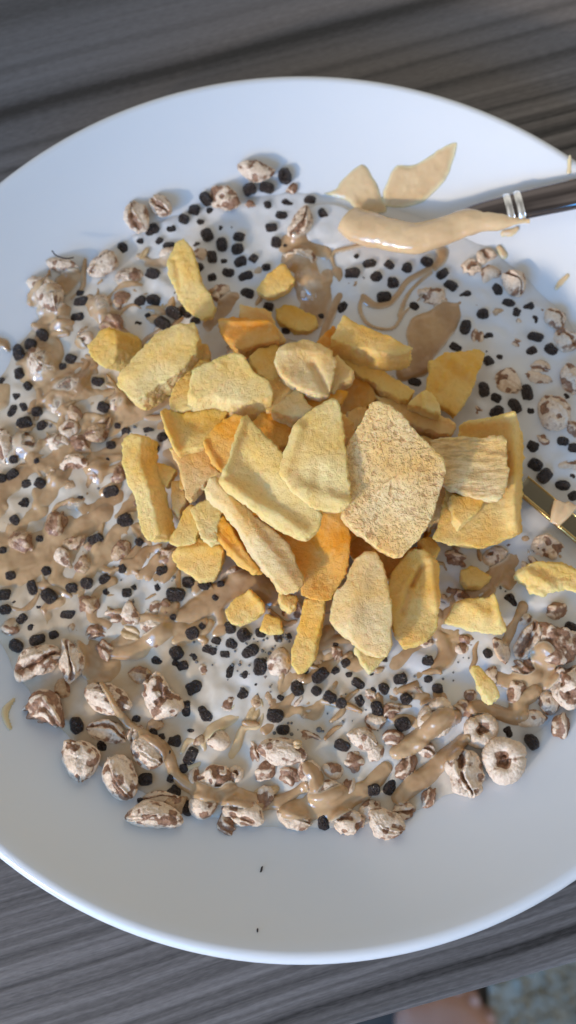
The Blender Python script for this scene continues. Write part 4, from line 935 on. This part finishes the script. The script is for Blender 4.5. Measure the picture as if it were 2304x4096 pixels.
# label, outline in photo pixels, height of the top (mm above milk), thickness mm, slope to the right, slope up the photo, colour, options
MANGO = [
 ('long pale yellow shard of mango lying across the upper left cereal', [(731,946),(763,990),(790,1080),(800,1130),(838,1177),(853,1225),(843,1272),(811,1284),(747,1228),(708,1165),(662,1100),(664,1034),(698,960)], 9, 4.5, 0.15, 0.12, 'lemon', {'dents': [((690,1040),(720,1150),.7,14)]}),
 ('small rounded lump of mango in milk below the topmost pellets', [(1134,1050),(1162,1080),(1180,1112),(1149,1150),(1094,1180),(1064,1187),(1022,1155),(1049,1118),(1094,1078)], 7, 5, 0.1, 0.1, 'gold', {}),
 ('flat wet yellow oval of mango soaked in milk at the top of the heap', [(1104,1236),(1144,1218),(1184,1222),(1264,1265),(1274,1300),(1244,1324),(1174,1320),(1114,1285)], 2.5, 4, 0, -.1, 'yellow', {}),
 ('dark orange chunk of mango at the top of the heap', [(870,1277),(890,1266),(986,1267),(1060,1285),(1105,1320),(1113,1363),(1041,1380),(954,1396),(922,1367),(882,1327)], 12, 6, .05, -.25, 'deep', {'ridges': [((880,1280),(1090,1300),1.3,14)]}),
 ('pale flat slice of mango behind the dark orange chunk', [(958,1212),(1020,1225),(1089,1247),(1105,1295),(1152,1367),(1113,1384),(1000,1340),(954,1271)], 8.5, 3.5, 0, .05, 'tan', {}),
 ('small mango cube with a shaded right side on the left of the heap', [(353,1385),(398,1328),(440,1310),(505,1312),(530,1330),(535,1399),(525,1437),(429,1476),(382,1441)], 9, 8, 0.22, 0.1, 'yellow', {'side': (62, -8), 'taper': .98}),
 ('fat cylinder shaped mango piece slanting up to the right', [(462,1536),(477,1493),(541,1423),(636,1336),(705,1296),(782,1286),(800,1345),(784,1412),(705,1492),(620,1550),(549,1600),(509,1584)], 16, 11, 0.06, 0.06, 'pale', {'ridges': [((520,1500),(740,1330),1.6,40)], 'sh': (10, 16)}),
 ('ragged left flap of the large five-sided mango slab', [(664,1592),(690,1540),(722,1502),(765,1495),(790,1580),(770,1632),(700,1639),(672,1622)], 15.5, 5, .1, -.2, 'gold', {}),
 ('large five-sided mango slab with a bright crumbly front face', [(738,1572),(758,1515),(774,1482),(824,1452),(889,1409),(929,1397),(959,1407),(994,1459),(1024,1499),(1064,1519),(1089,1564),(1085,1592),(1010,1606),(934,1598),(844,1578),(774,1590)], 21, 7, .02, .10, 'pale', {'sh': (-6, 66), 'taper': .99}),
 ('round orange piece of mango under the white chunk', [(994,1429),(1034,1389),(1104,1374),(1124,1439),(1149,1489),(1174,1519),(1074,1519),(1019,1486)], 15, 6, -.05, -.35, 'gold', {}),
 ('whitish knobbly chunk of mango at the top centre', [(1102,1441),(1119,1392),(1169,1367),(1224,1352),(1269,1367),(1324,1399),(1345,1440),(1334,1500),(1324,1556),(1284,1571),(1204,1546),(1164,1526),(1124,1481)], 21, 9, 0, -.18, 'cream', {'dents': [((1255,1450),(1310,1560),1.6,16)], 'ridges': [((1150,1400),(1280,1400),1.0,36)]}),
 ('triangular pale flake of mango joined to the white knobbly chunk', [(1305,1440),(1350,1420),(1390,1452),(1414,1479),(1399,1511),(1354,1541),(1340,1571),(1300,1560)], 18, 6, .1, -.1, 'cream', {}),
 ('pointed yellow wedge of mango at the upper right of the heap', [(1375,1255),(1414,1281),(1534,1333),(1645,1386),(1600,1408),(1518,1418),(1414,1392),(1325,1352)], 17, 8, .02, -.08, 'gold', {'sh': (0, 24), 'taper': .98}),
 ('knotty yellow finger of mango below the pointed wedge', [(1343,1406),(1400,1400),(1470,1442),(1526,1468),(1565,1503),(1629,1537),(1659,1561),(1637,1601),(1597,1591),(1534,1561),(1494,1521),(1422,1489)], 11.5, 6, .02, -.2, 'yellow', {}),
 ('tilted square of mango standing apart at the upper right', [(1708,1451),(1778,1423),(1858,1404),(1925,1392),(1948,1412),(1938,1449),(1913,1494),(1878,1574),(1828,1661),(1798,1636),(1743,1616),(1696,1576),(1718,1494)], 9, 4.5, -0.08, -0.08, 'yellow', {'ridges': [((1800,1430),(1880,1490),1.3,26),((1760,1560),(1780,1500),.8,14)]}),
 ('small pale tooth of mango on the long tan strip', [(1633,1614),(1673,1574),(1703,1560),(1728,1574),(1758,1619),(1761,1656),(1728,1649),(1688,1634)], 14.5, 5, -.05, -.2, 'pale', {'ridges': [((1690,1580),(1700,1640),1.0,12)]}),
 ('long tan strip of mango behind the big porous diamond', [(1500,1570),(1570,1583),(1623,1609),(1698,1639),(1798,1674),(1828,1704),(1808,1739),(1748,1729),(1663,1704),(1560,1660)], 11, 5, -.05, -.2, 'tan', {}),
 ('biggest mango piece, a porous sponge-like diamond in the middle right', [(1481,1612),(1520,1600),(1558,1616),(1592,1644),(1654,1713),(1733,1795),(1775,1845),(1783,1880),(1773,1926),(1741,2021),(1701,2117),(1654,2194),(1615,2228),(1585,2232),(1526,2204),(1431,2139),(1367,2067),(1375,2030),(1391,1972),(1383,1829),(1410,1749),(1450,1672)], 31, 9, .06, .16, 'cream', {'mat': 'porous', 'vox': .00034, 'sh': (-16, 6)}),
 ('large smooth pale mango piece overlapping the porous diamond', [(1121,1892),(1126,1850),(1140,1813),(1161,1755),(1180,1700),(1210,1668),(1256,1632),(1320,1598),(1350,1602),(1369,1625),(1383,1685),(1385,1813),(1393,1924),(1407,2003),(1390,2032),(1352,2048),(1256,2035),(1185,1974)], 34, 7.5, .0, .12, 'pale', {'ridges': [((1200,1720),(1150,1900),1.3,20),((1200,1950),(1380,2010),1.6,30)], 'dents': [((1270,1880),(1260,1960),.8,24)]}),
 ('pale four-cornered sail of mango left of the smooth pale piece', [(964,1671),(994,1662),(1034,1712),(1064,1747),(1104,1782),(1160,1835),(1200,1930),(1282,2051),(1272,2099),(1224,2157),(1120,2122),(1018,2042),(940,1987),(870,1930),(890,1885),(912,1850),(940,1740)], 29, 5, .10, -.10, 'pale', {'ridges': [((972,1680),(900,1890),1.6,18),((900,1930),(1200,2130),1.3,26)], 'dents': [((1000,1850),(1090,2010),1.6,50)]}),
 ('long porous stick of mango slanting down to the right in front', [(815,1950),(835,1912),(862,1906),(890,1932),(954,2003),(1018,2051),(1113,2131),(1177,2226),(1216,2306),(1215,2345),(1196,2370),(1145,2379),(1081,2308),(1018,2212),(954,2101),(890,2021),(843,1990)], 22.5, 7, -.12, .10, 'cream', {'mat': 'mango', 'ridges': [((850,1930),(1180,2330),1.0,26)]}),
 ('golden crumb under the lower end of the porous stick', [(1114,2366),(1189,2380),(1186,2418),(1159,2435),(1124,2413)], 10, 5, 0, -.2, 'gold', {}),
 ('glowing orange smooth slice of mango below the pale sail', [(1240,2085),(1320,2050),(1385,2040),(1399,2100),(1399,2194),(1390,2260),(1370,2315),(1322,2401),(1272,2407),(1200,2385),(1190,2330),(1150,2200),(1090,2115),(1180,2060)], 16.5, 3.5, .05, .20, 'orange', {'dents': [((1240,2150),(1300,2280),1.3,60)]}),
 ('narrow yellow stick of mango pointing down from the orange slice', [(1229,2392),(1309,2390),(1301,2463),(1279,2538),(1256,2638),(1224,2680),(1194,2690),(1164,2655),(1169,2593),(1194,2523)], 9, 6, .08, .12, 'yellow', {}),
 ('orange-faced slice of mango with a pale crust beside the porous stick', [(841,2115),(860,2085),(890,2067),(922,2099),(970,2178),(1036,2290),(1020,2311),(954,2268),(890,2196)], 15, 6, .45, .1, 'orange', {'ridges': [((850,2125),(1020,2300),1.0,14)]}),
 ('crumbly yellow chunk of mango at the lower left foot of the heap', [(690,2223),(716,2179),(755,2155),(827,2163),(900,2195),(884,2267),(859,2312),(795,2320),(771,2292),(716,2277)], 9, 7, 0.06, 0.12, 'gold', {'ridges': [((720,2200),(880,2200),1.2,20)]}),
 ('rough small piece of mango just above the crumbly lower left chunk', [(682,2165),(700,2116),(731,2036),(763,2010),(797,2068),(797,2116),(780,2165),(716,2177)], 11.5, 6, 0.1, 0.1, 'gold', {}),
 ('small smooth petal of mango pointing down on the left of the heap', [(757,2036),(800,2010),(835,1994),(892,2036),(861,2100),(865,2163),(827,2181),(795,2149)], 14, 4.5, .1, -.1, 'pale', {}),
 ('shaded tan sail of mango pointing down behind the petal', [(672,1782),(740,1790),(811,1774),(861,1861),(888,1885),(835,1917),(763,1990),(743,1998),(716,1877)], 15, 4.5, .08, -.05, 'tan', {}),
 ('small tan block of mango beside the upright stick', [(676,1925),(723,1915),(741,2004),(718,2070),(684,2038)], 9, 6, .05, -.1, 'tan', {}),
 ('upright pale stick of mango on the left of the heap', [(475,1776),(485,1755),(509,1738),(540,1741),(564,1750),(604,1837),(636,1917),(668,2036),(686,2131),(668,2157),(612,2165),(564,2133),(541,2044),(509,1917),(485,1845)], 14, 7, 0.18, 0.12, 'lemon', {'side': (44, -4), 'taper': .99}),
 ('small pointed triangle of mango beside the upright stick', [(606,1837),(660,1852),(710,1877),(664,1949),(636,1930)], 9, 4, .1, 0, 'gold', {}),
 ('folded yellow slice of mango with a curled corner on the left', [(634,1656),(652,1633),(716,1648),(851,1631),(916,1646),(861,1718),(813,1784),(750,1795),(716,1823),(692,1790),(660,1718)], 17, 5, .05, -.12, 'yellow', {'ridges': [((640,1650),(705,1800),2.0,16)], 'dents': [((780,1690),(860,1660),1.2,40)]}),
 ('orange curled slice of mango between the folded slice and the pale sail', [(814,1741),(889,1686),(944,1647),(982,1660),(960,1749),(935,1824),(889,1881),(849,1846),(819,1786)], 20, 4.5, .25, .0, 'orange', {'ridges': [((820,1760),(880,1870),1.0,14)]}),
 ('little crumbly peak of mango under the white knobbly chunk', [(1082,1639),(1124,1597),(1174,1557),(1204,1547),(1226,1594),(1253,1629),(1224,1661),(1164,1666),(1124,1656)], 20, 7, 0, -.25, 'cream', {}),
 ('bright orange piece of mango deep in the middle of the heap', [(1000,1690),(1050,1650),(1149,1650),(1215,1660),(1200,1770),(1110,1790),(1050,1740)], 17, 6, -.1, -.1, 'orange', {}),
 ('thin orange blade of mango pointing right under the white chunk', [(1224,1574),(1300,1560),(1344,1562),(1399,1567),(1371,1611),(1300,1620),(1244,1640)], 17, 3, .05, -.1, 'orange', {}),
 ('shaded brownish plate of mango behind the crumbly peak', [(1060,1505),(1159,1510),(1214,1540),(1140,1640),(1070,1650)], 17, 4, 0, -.1, 'tan', {}),
 ('big square block of mango with raised edges on the right of the heap', [(1826,1711),(1850,1698),(1908,1687),(1975,1676),(2035,1662),(2075,1652),(2103,1654),(2125,1685),(2123,1780),(2122,1876),(2127,1980),(2128,2067),(2127,2120),(2115,2132),(2051,2157),(1980,2180),(1908,2196),(1850,2188),(1797,2178),(1733,2147),(1750,2090),(1765,2035),(1797,1908)], 17, 9, -.02, .10, 'gold', {'side': (46, -6), 'ridges': [((1850,1712),(2040,1680),2.4,22),((2045,1690),(2055,2090),2.6,26)], 'dents': [((1960,1790),(2030,1940),1.5,50)], 'mat': 'mango'}),
 ('fibrous grooved block of mango resting on the big square block', [(1722,1765),(1758,1752),(1798,1746),(1898,1741),(2000,1737),(2022,1745),(2028,1774),(2026,1849),(2024,1949),(1993,2001),(1948,2001),(1888,1984),(1788,1944),(1740,1900)], 25.5, 6.5, .05, .08, 'cream', {'mat': 'fibrous'}),
 ('soft yellow lump of mango on the big square block below the fibrous one', [(1800,1985),(1880,1990),(1939,1998),(1925,2030),(1907,2054),(1875,2085),(1846,2106),(1815,2070)], 20.5, 6, .0, -.1, 'gold', {}),
 ('large velvety pale mango piece leaning at the front right', [(1310,2480),(1322,2430),(1350,2370),(1383,2337),(1392,2290),(1410,2245),(1447,2204),(1475,2198),(1500,2206),(1528,2242),(1544,2353),(1564,2420),(1576,2480),(1574,2578),(1550,2612),(1510,2633),(1431,2602),(1352,2530)], 22, 9, .10, .05, 'cream', {'ridges': [((1460,2230),(1400,2500),1.6,44)]}),
 ('split-faced yellow mango piece right of the velvety one', [(1640,2200),(1685,2193),(1725,2212),(1748,2240),(1757,2290),(1755,2360),(1749,2433),(1741,2512),(1710,2560),(1670,2586),(1606,2594),(1574,2528),(1560,2440),(1550,2337),(1574,2274)], 17, 8, .06, .0, 'gold', {'dents': [((1690,2260),(1655,2330),2.4,9),((1640,2340),(1610,2440),1.0,12)], 'ridges': [((1720,2240),(1735,2420),1.3,18)]}),
 ('small pale tip of mango under the velvety piece', [(1418,2580),(1500,2600),(1565,2606),(1502,2676),(1474,2692),(1440,2650)], 8, 5, 0, -.1, 'pale', {}),
 ('yellow bit of mango behind the split-faced piece', [(1670,2160),(1730,2146),(1767,2193),(1742,2235),(1695,2215)], 12, 6, 0, -.1, 'gold', {}),
 ('small rounded crumb of mango in the shade on the right', [(1835,2275),(1880,2253),(1910,2263),(1972,2303),(1925,2343),(1870,2345),(1845,2315)], 6.5, 5, 0, -.1, 'gold', {}),
 ('ragged yellow chunk of mango with a horned corner on the right', [(1775,2495),(1800,2448),(1820,2418),(1870,2398),(1935,2402),(1968,2376),(1985,2428),(1995,2463),(2027,2513),(2015,2532),(1950,2528),(1880,2523),(1800,2503)], 11, 7, 0.06, 0.1, 'lemon', {'ridges': [((1968,2385),(1990,2490),1.2,14),((1860,2430),(1930,2470),1.0,24)]}),
 ('knobbly bright yellow chunk of mango at the right picture edge', [(2068,2298),(2110,2263),(2160,2241),(2230,2245),(2270,2248),(2325,2275),(2330,2360),(2265,2350),(2235,2365),(2180,2390),(2135,2370),(2105,2335)], 10.5, 8, 0.06, 0.1, 'lemon', {'ridges': [((2120,2300),(2200,2340),1.4,24)], 'rough': 1.7}),
 ('little mango finger lying on the nut butter ribbon at the lower right', [(1883,2660),(1900,2650),(1933,2668),(1962,2705),(1989,2745),(1997,2785),(1963,2811),(1935,2780),(1915,2745)], 12, 5, .05, -.1, 'lemon', {}),
 ('separate furry cube of mango in front of the heap on the left', [(892,2440),(915,2410),(939,2386),(997,2354),(1054,2408),(1061,2445),(1014,2480),(964,2503),(924,2495)], 9, 8, 0.02, 0.14, 'gold', {'ridges': [((997,2365),(1050,2430),1.2,16)]}),
 ('tiny yellow wet crumb of mango right of the furry cube', [(1042,2515),(1055,2480),(1069,2446),(1126,2473),(1136,2523),(1074,2530)], 4.5, 4.5, 0, 0.05, 'yellow', {}),
 ('tan flap of mango hidden between the smooth piece and the porous diamond', [(1370,1640),(1420,1690),(1432,1760),(1405,1830),(1350,1800)], 22, 6, .1, 0, 'tan', {}),
 ('tan nub of mango above the porous diamond', [(1388,1648),(1425,1630),(1464,1630),(1474,1672),(1414,1720)], 14, 5, 0, -.1, 'tan', {}),
 ('pale nub of mango between the porous diamond and the fibrous block', [(1724,1958),(1788,1940),(1800,2004),(1770,2070),(1720,2110),(1700,2080)], 14, 6, 0, -.1, 'tan', {}),
 ('pinkish bit of mango in the gap right of the mango cylinder', [(787,1374),(824,1372),(846,1424),(824,1450),(774,1446)], 9, 5, 0, -.1, 'tan', {}),
 ('thin golden edge of mango behind the five-sided slab', [(722,1496),(784,1442),(834,1440),(830,1470),(760,1506)], 12, 4, 0, -.1, 'gold', {}),
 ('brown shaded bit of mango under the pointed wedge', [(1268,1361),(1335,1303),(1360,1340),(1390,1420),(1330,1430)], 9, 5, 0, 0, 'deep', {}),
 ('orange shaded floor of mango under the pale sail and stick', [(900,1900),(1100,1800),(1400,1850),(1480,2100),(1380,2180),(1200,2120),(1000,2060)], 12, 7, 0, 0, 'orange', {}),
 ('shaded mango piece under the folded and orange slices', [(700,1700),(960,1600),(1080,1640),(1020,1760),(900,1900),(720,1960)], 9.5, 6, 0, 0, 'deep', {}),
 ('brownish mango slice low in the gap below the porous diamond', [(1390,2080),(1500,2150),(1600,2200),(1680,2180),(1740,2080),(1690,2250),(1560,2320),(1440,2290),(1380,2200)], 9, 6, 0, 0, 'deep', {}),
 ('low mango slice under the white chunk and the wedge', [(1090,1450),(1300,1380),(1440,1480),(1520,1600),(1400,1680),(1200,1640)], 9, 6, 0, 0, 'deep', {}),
 ('low mango slice under the porous diamond and the square block', [(1480,1700),(1700,1740),(1860,1800),(1800,2080),(1600,2160),(1440,2000)], 10, 7, 0, 0, 'tan', {}),
]
def chaikin(P, n):
    for _ in range(n):
        Q = []
        for i in range(len(P)):
            a, b = np.array(P[i]), np.array(P[(i + 1) % len(P)]); Q += [a * .78 + b * .22, a * .22 + b * .78]
        P = Q
    return P
tmp = []
for i, (lab, out_, zt, tk, sx_, sy_, colr, op) in enumerate(MANGO):
    c = np.mean(out_, 0); p0 = up(c[0], c[1], MILK + zt * .001)
    nv = np.array([-sx_, -sy_, 1.0]); nv /= np.linalg.norm(nv)
    Q0 = [np.array(p, float) for p in out_]; ctr = np.mean(Q0, 0)
    if 'side' in op:                                                        # the wall that shows on this side of the piece
        sv = np.array(op['side'], float); sl = np.linalg.norm(sv)
        Q0 = [p - sv * smooth01(.0, .5, float((p - ctr) @ sv) / sl / np.ptp([(w_ - ctr) @ sv / sl for w_ in Q0]) * 2) for p in Q0]
    P2 = []; jr = random.Random(i)
    for k_ in range(len(Q0)):
        a, b = Q0[k_], Q0[(k_ + 1) % len(Q0)]; m_ = max(1, int(np.linalg.norm(b - a) / 15)); e_ = (b - a) / max(np.linalg.norm(b - a), 1); e_ = np.array([-e_[1], e_[0]])
        for t in range(m_): P2.append(a + (b - a) * t / m_ + e_ * (jr.gauss(0, 1.7) if t else 0))
    top = [up_plane(p[0], p[1], p0, sx_, sy_) for p in P2]
    dpx, dpy = op.get('sh', op.get('side', (0, 0))); shv = up(c[0] + dpx, c[1] + dpy, p0[2]) - p0
    tp = op.get('taper', .94); cen = np.mean(top, 0)
    bot = [cen + (q - cen) * tp - nv * tk * .001 + shv for q in top]
    n = len(top); bm = bmesh.new()
    tv = [bm.verts.new(q - p0) for q in top]; bv = [bm.verts.new(q - p0) for q in bot]
    ft = bm.faces.new(tv); fb = bm.faces.new(bv[::-1])
    for k_ in range(n): bm.faces.new((tv[k_], bv[k_], bv[(k_ + 1) % n], tv[(k_ + 1) % n]))
    bmesh.ops.triangulate(bm, faces=[ft, fb]); bmesh.ops.recalc_face_normals(bm, faces=bm.faces[:])
    m_ = bpy.data.meshes.new('t'); bm.to_mesh(m_); bm.free()
    o = obj('mango_tmp', m_); r = o.modifiers.new('r', 'REMESH'); r.mode = 'VOXEL'; r.voxel_size = op.get('vox', .00045)
    s = o.modifiers.new('s', 'SMOOTH'); s.factor = .5; s.iterations = 2
    tmp.append((o, p0))
dg = bpy.context.evaluated_depsgraph_get()
for i, ((o, p0), (lab, out_, zt, tk, sx_, sy_, colr, op)) in enumerate(zip(tmp, MANGO)):
    me = bpy.data.meshes.new_from_object(o.evaluated_get(dg)); me.name = 'mango_piece'
    V = coords_of(me).astype(float); nr = normals_of(me).astype(float); off = p0 + i * .31
    # creases and rims that the photograph shows on this piece
    up_w = smooth01(-.2, .5, nr[:, 2])
    for sgn, lst in ((1, op.get('ridges', [])), (-1, op.get('dents', []))):
        for (a, b, amp, wpx) in lst:
            a3, b3 = up(*a, p0[2]) - p0, up(*b, p0[2]) - p0
            ab = (b3 - a3)[:2]; t = np.clip(((V[:, :2] - a3[:2]) @ ab) / max(ab @ ab, 1e-12), 0, 1)
            d = np.hypot(V[:, 0] - a3[0] - t * ab[0], V[:, 1] - a3[1] - t * ab[1]) / (wpx * PX)
            V[:, 2] += sgn * amp * .001 * np.exp(-d * d) * up_w
    ro = op.get('rough', 1.0); Q = V + off
    warp = np.stack([vnoise(Q, 95, 31 + j) for j in range(3)], 1) * .0007 * ro
    h = vnoise(Q, 210, 41) * .00028 + vnoise(Q, 620, 42) * .00013 + vnoise(Q, 1400, 43) * .00022
    if op.get('mat') == 'porous':
        pit = smooth01(.22, .62, vnoise(Q, 430, 44)) * .00025 * smooth01(-.2, .4, vnoise(Q, 130, 45)) + smooth01(.3, .6, vnoise(Q, 900, 46)) * .00018
        h = h * .7 - pit * up_w
    if op.get('mat') == 'fibrous':
        h = h + vnoise(Q * [.35, 1.5, 1], 700, 47) * .00045
    sat = 1 - np.abs(nr[:, 2])                                            # broken cut sides are coarser than the dried faces
    V = V + warp + nr * (h * ro * (.75 + .7 * sat))[:, None]
    me.vertices.foreach_set("co", V.astype(np.float32).ravel()); me.materials.clear(); me.materials.append(M[op.get('mat', 'mango')])
    me.polygons.foreach_set("use_smooth", np.ones(len(me.polygons), bool)); me.update()
    bpy.data.objects.remove(o)
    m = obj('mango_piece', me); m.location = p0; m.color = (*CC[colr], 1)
    tag(m, lab, 'dried mango', 'freeze dried mango pieces heaped on the cereal')
# ------------------------------------------------------------------ spoon whose handle leaves over the right rim
def sweep(name, path, half_w, half_h, mat, n=28, power=2.3, keel=0.0):
    P = np.array(path); m = len(P); Tn = np.gradient(P, axis=0); Tn /= np.linalg.norm(Tn, axis=1)[:, None]
    side = np.cross(Tn, [0, 0, 1.]); side /= np.linalg.norm(side, axis=1)[:, None]; upv = np.cross(side, Tn)
    a = np.linspace(0, 2 * math.pi, n, endpoint=False)
    cs = np.sign(np.cos(a)) * np.abs(np.cos(a)) ** (2 / power); sn = np.sign(np.sin(a)) * np.abs(np.sin(a)) ** (2 / power)
    sn = sn + keel * np.exp(-(np.cos(a) / .28) ** 2) * (np.sin(a) > 0)
    V = (P[:, None] + side[:, None] * (cs[None, :, None] * np.asarray(half_w)[:, None, None]) + upv[:, None] * (sn[None, :, None] * np.asarray(half_h)[:, None, None])).reshape(-1, 3)
    i = np.arange(m * n).reshape(m, n); j = np.roll(i, -1, 1)
    q = [list(t) for t in np.stack([i[:-1].ravel(), j[:-1].ravel(), j[1:].ravel(), i[1:].ravel()], 1).tolist()]
    return mesh_from(name, V, q + [i[0].tolist(), i[-1].tolist()[::-1]], mat, np.full(len(V), 1.0))
AX = [(1400, 900, 1.0), (1480, 925, 2.8), (1570, 940, 4.8), (1670, 948, 6.8), (1781, 915, 8.6), (1908, 866, 11.2), (2035, 835, 12.9), (2150, 808, 14.8), (2304, 775, 18.2), (2480, 730, 24.0), (2700, 665, 32.0), (2950, 590, 40.)]
WID = [110, 100, 95, 95, 104, 128, 142, 148, 154, 168, 190, 210]
axp = catmull([up(x, y, MILK + z * .001) for x, y, z in AX], 8)
wd = np.interp(np.linspace(0, 1, len(axp)), np.linspace(0, 1, len(WID)), WID) * PX / 2 * .93
sp0 = up(2304, 776, MILK + .020)
spoon = empty('spoon', tuple(axp[0])); tag(spoon, 'steel spoon with two bright rings on its handle resting over the right rim', 'spoon')
tt = np.linspace(0, 1, len(axp))
child('handle', sweep('handle', axp, wd, np.maximum(wd * .50, .0018), M['steel'], power=2.2, keel=.05), spoon)
for cx_ in (2040, 2080):
    k0 = min(range(len(axp)), key=lambda k: abs(axp[k][0] - up(cx_, 835, MILK + .0129)[0]))
    c = axp[k0]; d = axp[k0 + 1] - axp[k0 - 1]; d /= np.linalg.norm(d); w = wd[k0]
    pth = [c + d * s for s in (-.0011, -.0007, 0, .0007, .0011)]; f = np.array([1.02, 1.09, 1.12, 1.09, 1.02])
    child('ring', sweep('ring', pth, w * f, np.maximum(w * .50, .0018) * f * 1.06, M['ring'], power=2.2, keel=.05), spoon)
# nut butter clinging to the spoon's neck
CT = [(1395, 880, 1.4, 150), (1440, 905, 2.8, 172), (1510, 928, 4.4, 160), (1590, 945, 6.0, 150), (1670, 951, 7.6, 142), (1781, 920, 9.4, 138), (1880, 888, 11.2, 134), (1990, 885, 12.6, 84), (2120, 884, 14.6, 20)]
cp = catmull([up(x, y, MILK + z * .001) for x, y, z, w in CT], 6)
cw = np.interp(np.linspace(0, 1, len(cp)), np.linspace(0, 1, len(CT)), [t[3] for t in CT]) * PX / 2
coat = sweep('nut_butter_coat', cp, cw, np.clip(cw * .66, .0006, .0036), M['sauce_pale'], n=40, power=2.0)
Vc = coords_of(coat).astype(float); nc = normals_of(coat); Vc += nc * (vnoise(Vc, 160, 61) * .0005 + vnoise(Vc, 420, 62) * .0002)[:, None]
coat.vertices.foreach_set("co", Vc.astype(np.float32).ravel()); coat.update()
tag(obj('nut_butter_coat', coat), 'pale nut butter coating the neck of the spoon', 'nut butter')

# ------------------------------------------------------------------ gold cutlery lying on the cereal at the right edge
ga, gb = up(2085, 1935, MILK + .0024), up(2420, 2215, MILK + .0036)
d = gb - ga; Ld = np.linalg.norm(d); d /= Ld; sd = np.cross(d, [0, 0, 1.]); sd /= np.linalg.norm(sd)
gk = empty('gold_handle', tuple(ga)); tag(gk, 'gold edged cutlery handle half buried beyond the square mango block', 'cutlery')
pth = [ga + d * Ld * t for t in np.linspace(0, 1, 24)]
hw = 88 * PX / 2
child('handle_body', sweep('handle_body', pth, np.full(24, hw), np.full(24, .0008), M['olive'], power=6), gk)
for s_ in (-1, 1):
    pt = [p + sd * s_ * (hw - .0003) + np.array([0, 0, .0004]) for p in pth]
    bw = .0006 if s_ > 0 else .00025
    child('edge_band', sweep('edge_band', pt, np.full(24, bw), np.full(24, .0008), M['gold'], power=3), gk)
ds = [[(2215, 2095, 3.6), (2225, 2050, 5.0), (2240, 2005, 5.4)], [(2222, 2098, 3.8), (2262, 2055, 5.2), (2290, 2015, 5.6)]]
bm = bmesh.new()
for L_i in ds:
    pp = catmull([up(x, y, MILK + z * .001) for x, y, z in L_i], 8)
    m_ = sweep('t', pp, np.interp(np.linspace(0, 1, len(pp)), [0, .5, 1], [.0012, .0016, .0019]), np.full(len(pp), .0013), M['sauce_pale']); bm.from_mesh(m_)
m_ = bpy.data.meshes.new('t'); bm.to_mesh(m_); bm.free(); o = obj('tmp', m_)
r = o.modifiers.new('r', 'REMESH'); r.mode = 'VOXEL'; r.voxel_size = .0004; s = o.modifiers.new('s', 'SMOOTH'); s.iterations = 8
me = bpy.data.meshes.new_from_object(o.evaluated_get(bpy.context.evaluated_depsgraph_get())); bpy.data.objects.remove(o); me.name = 'nut_butter_drop'
me.materials.clear(); me.materials.append(M['sauce_pale']); _a = me.attributes.get('tone') or me.attributes.new('tone', 'FLOAT', 'POINT'); _a.data.foreach_set('value', np.ones(len(me.vertices), np.float32)); me.polygons.foreach_set("use_smooth", np.ones(len(me.polygons), bool))
tag(obj('nut_butter_drop', me), 'forked pale drip of nut butter on the gold cutlery', 'nut butter')

# ------------------------------------------------------------------ a stray hair and crumbs
hp = [(208, 1003, 9), (222, 1020, 9), (245, 1030, 8.6), (270, 1034, 8.4), (295, 1030, 8)]
pp = catmull([up(x, y, MILK + z * .001) for x, y, z in hp], 6)
tag(obj('dark_fibre', sweep('dark_fibre', pp, np.full(len(pp), .00022), np.full(len(pp), .00022), M['hair'], n=8)), 'curved dark fibre lying on the long pale puff at the upper left', 'fibre')
for x, y, L, lab in ((1046, 3477, .0009, 'dark splinter crumb on the empty lower plate slope'), (1030, 3721, .0005, 'tiny dark speck near the lower plate rim')):
    q = ups(x, y, .0004); bm = bmesh.new(); bmesh.ops.create_icosphere(bm, subdivisions=2, radius=1); bmesh.ops.scale(bm, vec=(L, .0003, .0003), verts=bm.verts)
    for v in bm.verts: v.co.y += .0002 * math.sin(v.co.x * 3000)
    m_ = bpy.data.meshes.new('crumb'); bm.to_mesh(m_); bm.free(); m_.materials.append(M['hair']); o = obj('crumb', m_); o.location = q; o.rotation_euler.z = .9
    tag(o, lab, 'crumb')
